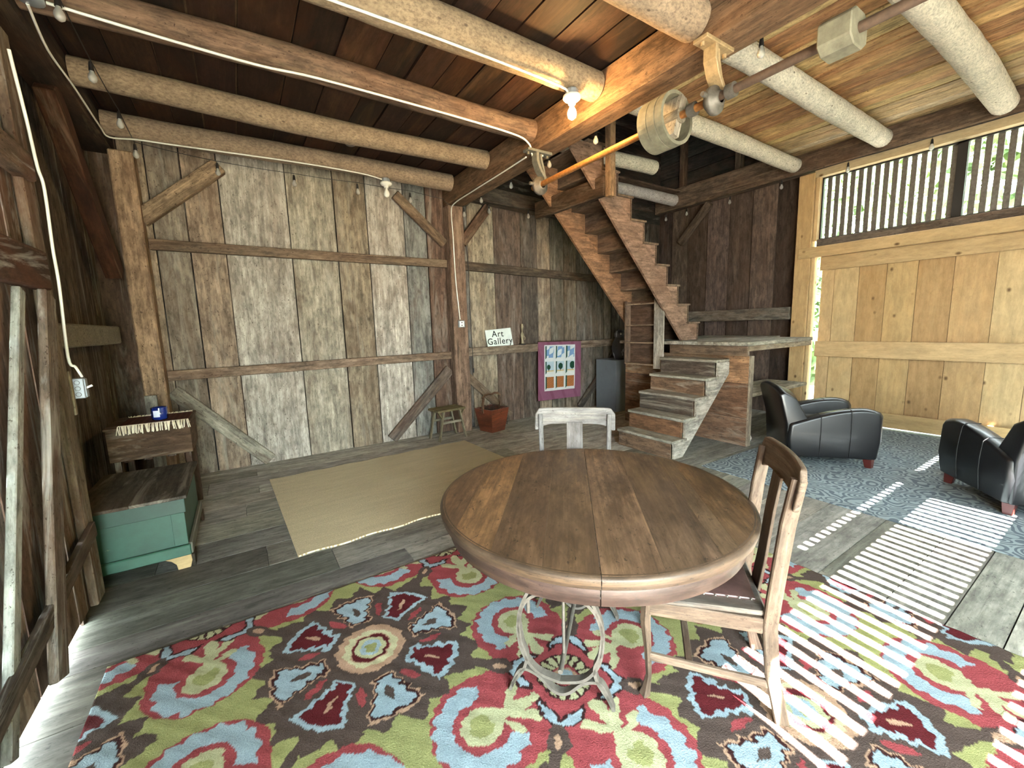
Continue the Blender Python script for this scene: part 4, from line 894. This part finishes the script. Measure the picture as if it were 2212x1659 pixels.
# ------------------------------------------------------------------ armchairs (local x = forward, y = left)
def make_armchair(label):
    t = thing('armchair', label, 'armchair', (0, 0, 0), 0)
    for x in (-.34, .35):
        for y in (-.33, .33):
            mb = MB(); mb.tube([(x, y, .09), (x*1.02, y*1.02, 0)], [.055, .04], 4); mb.sm = [False]*len(mb.f); mb.build('foot', M['redfoot'], t, .004)
    for s in (-1, 1):
        # arm: profile in x,z extruded across, bulging outward
        pf = [(-.40, .10), (-.43, .30), (-.42, .46)]
        for k in range(15):
            u = k/14; pf.append((-.40+.80*u, .47+.165*math.sin(min(1, u*1.12)*math.pi/2)-.03*max(0, (u-.8)/.2)**2))
        pf += [(.425, .56), (.42, .3), (.40, .10)]
        y0, y1 = s*.265, s*.405; n = len(pf); vs = []; rows = [(0, .93), (.25, 1.0), (.75, 1.0), (1, .95)]
        for t_, k in rows:
            for x, z in pf:
                bul = .02*math.sin(max(0, min(1, (z-.1)/.5))*math.pi)*(1 if t_ > .5 else 0)
                vs.append((x*k, y0+(y1-y0)*t_+s*bul, .1+(z-.1)*(.965 if k < 1 else 1)))
        F = []
        for j in range(3):
            for i in range(n):
                a_, b_ = j*n+i, j*n+(i+1) % n; F.append((a_, b_, b_+n, a_+n) if s > 0 else (b_, a_, a_+n, b_+n))
        F += [tuple(range(n))[::-1] if s > 0 else tuple(range(n)), tuple(range(3*n, 4*n)) if s > 0 else tuple(range(3*n, 4*n))[::-1]]
        mb = MB(); mb.add(vs, F, smooth=True); arm = mb.build('arm', M['leather'], t, .018, seg=3)
        for x in (-.13, .14):
            mb = MB(); zt = .47+.165*math.sin(min(1, ((x+.40)/.8)*1.12)*math.pi/2)
            pp = [(x, s*(.405*1.0+.02*math.sin(max(0, min(1, (z-.1)/.5))*math.pi))+s*.001, z) for z in (.12, .2, .3, .4, .5, zt-.03)]+[(x, s*.385, zt-.002), (x, s*.28, zt)]
            mb.tube(pp, .004, 6); mb.build('seam', M['seam'], arm)
    # seat body and cushion
    mb = MB(); mb.box((-.30, -.27, .10), (.36, .27, .30)); mb.build('seat_base', M['leather'], t, .02, seg=2)
    mb = MB(); mb.box((-.24, -.262, .30), (.40, .262, .45)); mb.build('seat_cushion', M['leather'], t, .045, seg=4)
    # raked, curved back
    n = 12; vs = []
    for i in range(n+1):
        y = -.39+.78*i/n; q = abs(y)/.39; zt = .86-.07*q*q*q; bw = .03*(1-q*q)
        for x, z in ((-.42-bw*.3, .10), (-.44-bw, .45), (-.52-bw*1.3, zt-.02), (-.47-bw, zt), (-.36-bw*.3, zt-.06), (-.20, .44), (-.18, .10)): vs.append((x, y*(1 if z > .3 else .97), z))
    F = [(i*7+k, i*7+7+k, i*7+7+(k+1) % 7, i*7+(k+1) % 7) for i in range(n) for k in range(7)]+[tuple(range(7)), tuple(range(n*7, n*7+7))[::-1]]
    mb = MB(); mb.add(vs, F, smooth=True); mb.build('backrest', M['leather'], t, .015, seg=3)
    return t
M['seam'] = plain('seam_thread', (14, 14, 17), .6, 0, .1)
a1 = make_armchair('black leather armchair beside the stair landing, facing right'); a1.location = (5.48, 2.03, .01); a1.rotation_euler = (0, 0, math.atan2(-.76, .65))
a2 = make_armchair('black leather armchair cut by the right edge, striped by sunlight'); a2.location = (5.46, .47, .01); a2.rotation_euler = (0, 0, math.atan2(.62, .77))

# ------------------------------------------------------------------ chest, crate and candle
CH = thing('blanket_chest', 'worn green painted wooden chest with a grey brown lid', 'chest', (-.69, 4.0, 0))
G1 = (40, 92, 74)
mb = MB(); mb.box((-.99, 3.56, .10), (-.43, 4.44, .50), G1, 0); mb.build('body', M['green'], CH, .004, world=True)
mb = MB(); mb.box((-1.0, 3.535, .40), (-.415, 3.56, .50), (34, 78, 64), 0); mb.build('lid_rail', M['green'], CH, .003, world=True)
mb = MB(); mb.box((-.50, 3.54, .17), (-.425, 3.56, .40), (44, 96, 78), 2); mb.build('panel_stile', M['green'], CH, .002, world=True)
mb = MB(); mb.box((-1.0, 3.53, .09), (-.415, 3.56, .165), (48, 104, 84), 0); mb.build('base_molding', M['green'], CH, .006, world=True)
mb = MB(); mb.box((-.43, 3.55, .09), (-.405, 4.45, .17), (120, 118, 104), 1); mb.build('base_molding', M['green'], CH, .006, world=True)
mb = MB()
for a, b, tn in ((-1.0, -.70, (100, 92, 80)), (-.698, -.40, (92, 84, 74))): mb.box((a, 3.52, .50), (b, 4.46, .522), tn, 1)
mb.build('lid', M['stair'], CH, .003, world=True)
mb = MB()
mb.prism([(-.58, .10), (-.42, .10), (-.415, .05), (-.43, .0), (-.50, .0), (-.505, .04), (-.53, .07)], (0, 3.535, 0), (1, 0, 0), (0, 0, 1), (0, 1, 0), .025, (200, 168, 112), 'u')
mb.build('bracket_foot', M['pine'], CH, .003, world=True)
mb = MB(); mb.prism([(3.535, .09), (3.66, .09), (3.62, .05), (3.60, .0), (3.54, .0)], (-.42, 0, 0), (0, 1, 0), (0, 0, 1), (1, 0, 0), .02, (70, 64, 52), 'u'); mb.build('bracket_foot', M['beam'], CH, .003, world=True)
mb = MB(); mb.prism([(4.32, .09), (4.45, .09), (4.45, .0), (4.39, .0), (4.37, .05)], (-.42, 0, 0), (0, 1, 0), (0, 0, 1), (1, 0, 0), .02, (70, 64, 52), 'u'); mb.build('bracket_foot', M['beam'], CH, .003, world=True)
mb = MB(); mb.box((-.99, 3.56, 0), (-.93, 3.62, .1), (70, 64, 52), 2); mb.build('bracket_foot', M['beam'], CH, world=True)
CR = thing('wooden_crate', 'old brown wooden crate raised on slats behind the green chest', 'crate', (-.68, 4.8, .5))
mb = MB(); mb.box((-.96, 4.50, .60), (-.42, 4.52, .86), (104, 78, 56), 0); mb.build('front_board', M['stair'], CR, .003, world=True)
mb = MB(); mb.box((-.44, 4.52, .60), (-.42, 5.05, .86), (120, 90, 66), 1); mb.build('side_board', M['stair'], CR, .003, world=True)
mb = MB(); mb.box((-.96, 4.52, .60), (-.94, 5.05, .86), (120, 90, 66), 1); mb.build('side_board', M['stair'], CR, .003, world=True)
mb = MB(); mb.box((-.94, 5.03, .60), (-.44, 5.05, .86), (120, 90, 66), 0); mb.build('back_board', M['stair'], CR, .003, world=True)
mb = MB(); mb.box((-.97, 4.49, .86), (-.41, 5.06, .88), (112, 88, 68), 0); mb.build('top_board', M['stair'], CR, .003, world=True)
for x in (-.92, -.46):
    for y in (4.56, 5.0):
        mb = MB(); mb.box((x-.02, y-.02, 0), (x+.02, y+.02, .6), (90, 66, 50), 2); mb.build('leg', M['stair'], CR, world=True)
for x in (-.86, -.74, -.58): mb = MB(); mb.box((x-.03, 4.60, .565), (x+.03, 5.0, .598), (80, 56, 42), 1); mb.build('bottom_slat', M['stair'], CR, world=True)
def mat_cols(X, Y):
    C = np.zeros(X.shape+(3,)); C[:] = lin((104, 62, 52)); C[(np.sin(X*160) > .5)] = lin((126, 78, 62)); C[(np.sin(Y*70+X*9) > .85)] = lin((74, 44, 42)); return C
MA = thing('fringed_mat', 'small red brown woven mat with white fringe on the wooden crate', 'mat', (-.67, 4.72, .881))
color_grid('cloth', M['print'], -.21, .24, -.20, .24, .01, mat_cols, parent=MA, thick=.006)
for nm, yy, dz, sg in (('fringe', -.20, -.05, -1), ('fringe', .24, .0, 1)):
    mb = MB()
    for i in range(60):
        x = -.21+.45*i/59; k = random.uniform(-.012, .012)
        if sg < 0: pts = [(x, yy+.005, .008), (x+k*.4, yy-.035, .010), (x+k, yy-.042-random.uniform(0, .01), -.025), (x+k*1.5, yy-.043-random.uniform(0, .006), dz-random.uniform(0, .015))]
        else: pts = [(x, yy, .007), (x+k, yy+.04, .009), (x+k*1.5, yy+.07, .006)]
        mb.tube(pts, .0035, 4)
    mb.build(nm, M['burlap'], MA)
CJ = thing('candle_jar', 'dark blue glass candle jar with a pale label on the fringed mat', 'candle', (-.63, 4.66, .888))
mb = MB(); mb.lathe([(0, 0), (.052, .002), (.057, .012), (.057, .105), (.055, .11), (.05, .108), (.05, .02), (0, .02)], n=32); mb.build('glass_jar', M['blueglass'], CJ)
mb = MB(); mb.lathe([(.0, .06), (.049, .06)], n=24); mb.build('wax', M['black'], CJ)
mb = MB(); vs = []
for k in range(9):
    t = R(-128)+R(46)*k/8
    for z in (.03, .085): vs.append((.0578*math.cos(t), .0578*math.sin(t), z))
mb.add(vs, [(2*k, 2*k+2, 2*k+3, 2*k+1) for k in range(8)], smooth=True); mb.build('paper_label', M['label'], CJ)
mb = MB(); mb.box((-.86, 5.60, 0), (-.76, 5.64, 1.0), (170, 166, 150), 2); mb.build('leaning_board', M['barn'], bevel=.003, label='pale upright board behind the wooden crate by the corner post', cat='board', kind='thing')

# ------------------------------------------------------------------ stool, bucket, sign, quilt ...
STL = thing('step_stool', 'small olive brown folding step stool in front of the centre post', 'stool', (2.46, 5.58, 0), R(6))
SO = (142, 130, 86)
mb = MB(); mb.box((-.23, -.15, .42), (.23, .15, .45), SO, 0); mb.build('seat', M['stair'], STL, .004)
for y, s in ((-.13, -1), (.13, 1)):
    for x in (-1, 1):
        mb = MB(); mb.bar((x*.13, y, .42), (x*.22, y+s*.01, 0), .022, .045, (0, 1, 0), (150, 140, 108)); mb.build('leg', M['stair'], STL, .002)
    mb = MB(); mb.bar((-.17, y, .26), (.17, y, .26), .018, .035, (0, 0, 1), (160, 154, 130)); mb.build('cross_bar', M['stair'], STL, .002)
for x in (-1, 1):
    mb = MB(); mb.bar((x*.21, -.12, .42), (x*.15, -.12, .32), .015, .03, (0, 1, 0), SO); mb.build('gusset', M['stair'], STL)
BK = thing('wooden_bucket', 'tapered red brown wooden bucket with a carved handle at the foot of the wall', 'bucket', (3.2, 5.55, 0), R(14))
b0, b1, hh = .135, .19, .36
for k in range(4):
    a = k*math.pi/2; rot = Matrix.Rotation(a, 3, 'Z')
    mb = MB(); P = [(-b0, -b0, 0), (b0, -b0, 0), (b1, -b1, hh), (-b1, -b1, hh)]; Q = [(-b0+.015, -b0+.015, .0), (b0-.015, -b0+.015, .0), (b1-.015, -b1+.015, hh), (-b1+.015, -b1+.015, hh)]
    vs = [rot @ Vector(p) for p in P+Q]; gc = [(z, .3*k, x) for (x, y, z) in P+Q]
    mb.add(vs, [(0, 1, 2, 3), (7, 6, 5, 4), (0, 4, 5, 1), (1, 5, 6, 2), (2, 6, 7, 3), (3, 7, 4, 0)], (132, 62, 34), gc); mb.build('side_panel', M['redwood'], BK)
mb = MB(); mb.box((-.125, -.125, .01), (.125, .125, .025), (110, 52, 30)); mb.build('bottom_panel', M['redwood'], BK)
mb = MB()
for s in (-1, 1): mb.tube([(s*.175, 0, .30), (s*.19, 0, .42), (s*.165, 0, .53)], 1, flat=(.03, .025, (0, 1, 0)), tone=(120, 84, 56))
mb.tube([(-.19, 0, .53), (-.14, 0, .57), (-.06, 0, .58), (0, 0, .565), (.06, 0, .58), (.14, 0, .57), (.19, 0, .53)], [.016, .02, .017, .014, .017, .02, .016], 8, (126, 88, 58)); mb.build('handle', M['stair'], BK)
random.seed(5); mb = MB()
for i in range(110):
    a = random.uniform(0, 6.28); q = random.uniform(.02, .15); p = Vector((q*math.cos(a), q*math.sin(a), .30)); pts = [p]
    dr = Vector((math.cos(a+random.uniform(-1, 1)), math.sin(a+random.uniform(-1, 1)), random.uniform(.4, 1.5))).normalized()
    for k in range(4):
        p = p+dr*random.uniform(.02, .045); dr = (dr+Vector((random.gauss(0, .5), random.gauss(0, .5), random.gauss(-.3, .45)))).normalized(); pts.append(p)
    mb.tube(pts, .0025, 4)
for i in range(22):   # strands falling over the right side
    p = Vector((.19, random.uniform(-.15, .15), .37)); pts = [Vector((.15, p.y, .35)), p]
    for k in range(6): p = p+Vector((random.uniform(-.006, .01)-.004*0, random.uniform(-.02, .02), -.05)); pts.append(p+Vector((.004, 0, 0)))
    mb.tube(pts, .002, 4)
tw = mb.build('dried_twigs', M['bark_twigs'], label='tangle of dark dried twigs spilling over the wooden bucket', cat='twigs', kind='stuff'); tw.location = (3.2, 5.55, 0.002); tw.rotation_euler = (0, 0, R(14))

SG = thing('painted_sign', 'small white painted sign reading Art Gallery propped on the wall girt', 'sign', (3.58, 5.845, 1.285))
SG.rotation_euler = (R(-8), R(-1.5), 0)
mb = MB(); mb.prism([(-.24, .0), (.25, .0), (.235, .29), (-.255, .27)], (0, 0, 0), (1, 0, 0), (0, 0, 1), (0, 1, 0), .014, (205, 212, 210)); mb.build('sign_board', plain('sign_white', (205, 212, 208), .7, 0, .12, 8), SG, .002)
ink = plain('sign_ink', (22, 30, 28), .8, 0, .1)
def text(body, size, loc, parent, name, mat, sh=0):
    cu = D.curves.new(name, 'FONT'); cu.body = body; cu.size = size; cu.extrude = .0012; cu.align_x = 'CENTER'; cu.space_character = 1.12; cu.offset = .0008; cu.shear = sh
    cu.materials.append(mat); tmp = D.objects.new('tmp', cu); COL.objects.link(tmp); bpy.context.view_layer.update(); me = D.meshes.new_from_object(tmp.evaluated_get(bpy.context.evaluated_depsgraph_get())); D.objects.remove(tmp); o = D.objects.new(name, me); COL.objects.link(o); o.parent = parent; o.location = loc; o.rotation_euler = (R(90), 0, 0); return o
text('Art', .145, (-.03, -.0015, .155), SG, 'lettering', ink); text('Gallery', .145, (0, -.0015, .035), SG, 'lettering', ink)
# serifs so the letters look hand drawn
FG = thing('figurine', 'slim cream carved figurine on a dark base standing on the wall girt', 'figurine', (4.0, 5.83, 1.281))
mb = MB(); mb.box((-.05, -.035, 0), (.05, .035, .025)); mb.build('base', M['black'], FG, .003)
mb = MB(); mb.lathe([(.0, .02), (.028, .025), (.022, .06), (.016, .10), (.026, .14), (.03, .17), (.02, .20), (.010, .22), (.012, .25), (.020, .28), (.024, .31), (.018, .345), (0, .36)], (0, 0, 0), 16, (205, 190, 150)); mb.build('carved_body', M['chair'], FG)
mb = MB(); mb.tube([(.02, -.01, .16), (.045, -.02, .12), (.03, -.03, .09)], .008, 6, (205, 190, 150)); mb.build('arm', M['chair'], FG)

def quilt_cols(X, Z):
    C = np.zeros(X.shape+(3,)); C[:] = lin((150, 88, 118)); C[np.sin(X*23+Z*9) > .75] = lin((140, 78, 108))
    px = (X-.135)/.70; pz = (Z-.16)/.80
    inp = (px > 0) & (px < 1) & (pz > 0) & (pz < 1); C[inp] = lin((232, 236, 236))
    ci = np.floor(px*3); ri = np.floor(pz*3); fx = px*3-ci; fz = pz*3-ri
    cell = inp & (fx > .16) & (fx < .90) & (fz > .18) & (fz < .92)
    sky = lin((120, 165, 215)); cloud = lin((225, 235, 240)); cl = (np.sin(fx*5+fz*7+ci*2)+np.sin(fx*11-fz*9+ci)) > .1
    top = cell & (ri == 2); C[top] = sky; C[top & cl] = cloud
    mid = cell & (ri == 1); C[mid] = lin((190, 215, 230)); C[mid & (fz < .34)] = lin((226, 190, 110)); C[mid & (fz < .27)] = lin((235, 235, 220))
    cx = .42+.16*ci; rd = .17+.04*ci; C[mid & (np.hypot(fx-cx, (fz-.56-.04*ci)) < rd)] = lin((30, 78, 58)); C[mid & (np.abs(fx-cx) < .02) & (fz < .5) & (fz > .3)] = lin((60, 60, 40))
    bot = cell & (ri == 0); C[bot] = lin((190, 110, 50)); nz = np.sin(X*210)*np.sin(Z*190+X*60); C[bot & (nz > .2)] = lin((150, 84, 40)); C[bot & (nz < -.5)] = lin((214, 150, 70)); 
    sh = inp & (fx > .10) & (fx < .24) & (fz > .08+.1*(fx-.1)/.14*1.2) & (fz < .94); C[sh] = lin((38, 92, 78))
    return C
QT = thing('quilted_hanging', 'mauve bordered cloth hanging printed with nine small landscape windows', 'wall hanging', (4.26, 5.775, .30))
g = color_grid('cloth', M['print'], 0, .98, 0, 1.02, .006, quilt_cols, lambda X, Z: .01*np.sin(X*7+Z*2)*(1.02-Z)+.004*np.sin(X*25), parent=QT, thick=.004)
g.rotation_euler = (R(90), 0, 0)
QT.rotation_euler = (0, R(1.5), 0)
mb = MB(); mb.tube([(-.01, -.01, 1.03), (.99, -.01, 1.03)], .008, 8, (110, 84, 60)); mb.build('hanging_rod', M['beam'], QT)

PD = thing('pedestal', 'plain grey square pedestal in the corner behind the stairs', 'pedestal', (6.0, 5.45, 0), R(0))
mb = MB(); mb.box((-.38, -.2, 0), (.38, .3, .94)); mb.build('pedestal_body', M['grey'], PD, .004)
OW = thing('owl_sculpture', 'dark speckled sculpture of an owl standing on the grey pedestal', 'sculpture', (5.83, 5.35, .94))
mb = MB(); mb.lathe([(0, 0), (.10, .01), (.13, .08), (.15, .2), (.14, .3), (.10, .38), (.085, .40)], n=20, tone=(60, 62, 66)); mb.build('body', None or painted('speckled_stone', (40, 42, 46), (170, 176, 184), .56), OW)
mb = MB(); mb.lathe([(.07, .38), (.10, .42), (.105, .47), (.08, .52), (0, .54)], n=20, tone=(80, 84, 90)); hd = mb.build('head', D.materials['speckled_stone'], OW)
mb = MB()
for s in (-1, 1): mb.tube([(s*.06, -.02, .50), (s*.075, -.02, .56)], [.025, .004], 6, (70, 74, 80)); mb.lathe([(0, 0), (.018, .004), (.02, .01)], (s*.04-.04, -.095, .47), 10, (220, 220, 200), ax='y')
mb.build('ear_tufts', D.materials['speckled_stone'], hd)
mb = MB(); mb.box((6.45, 5.2, 0), (7.3, 5.8, .9)); dk = mb.build('dark_cabinet', M['black'], bevel=.01, label='black box standing in shadow behind the lower staircase', cat='box', kind='thing')
SH = thing('sandal', 'dark sandal with white straps on the floor under the landing edge', 'shoe', (5.55, 2.86, .0), R(20))
mb = MB(); mb.lathe([(0, 0), (.045, .0), (.05, .012), (.045, .022), (0, .024)], n=16); mb.v = [(x*2.4, y, z) for x, y, z in mb.v]; mb.build('sole', M['black'], SH)
for x in (-.05, .0, .05):
    mb = MB(); mb.tube([(x, -.045, .02), (x, -.03, .06), (x, 0, .075), (x, .03, .06), (x, .045, .02)], 1, flat=(.004, .02, (1, 0, 0))); mb.build('strap', M['white'], SH)
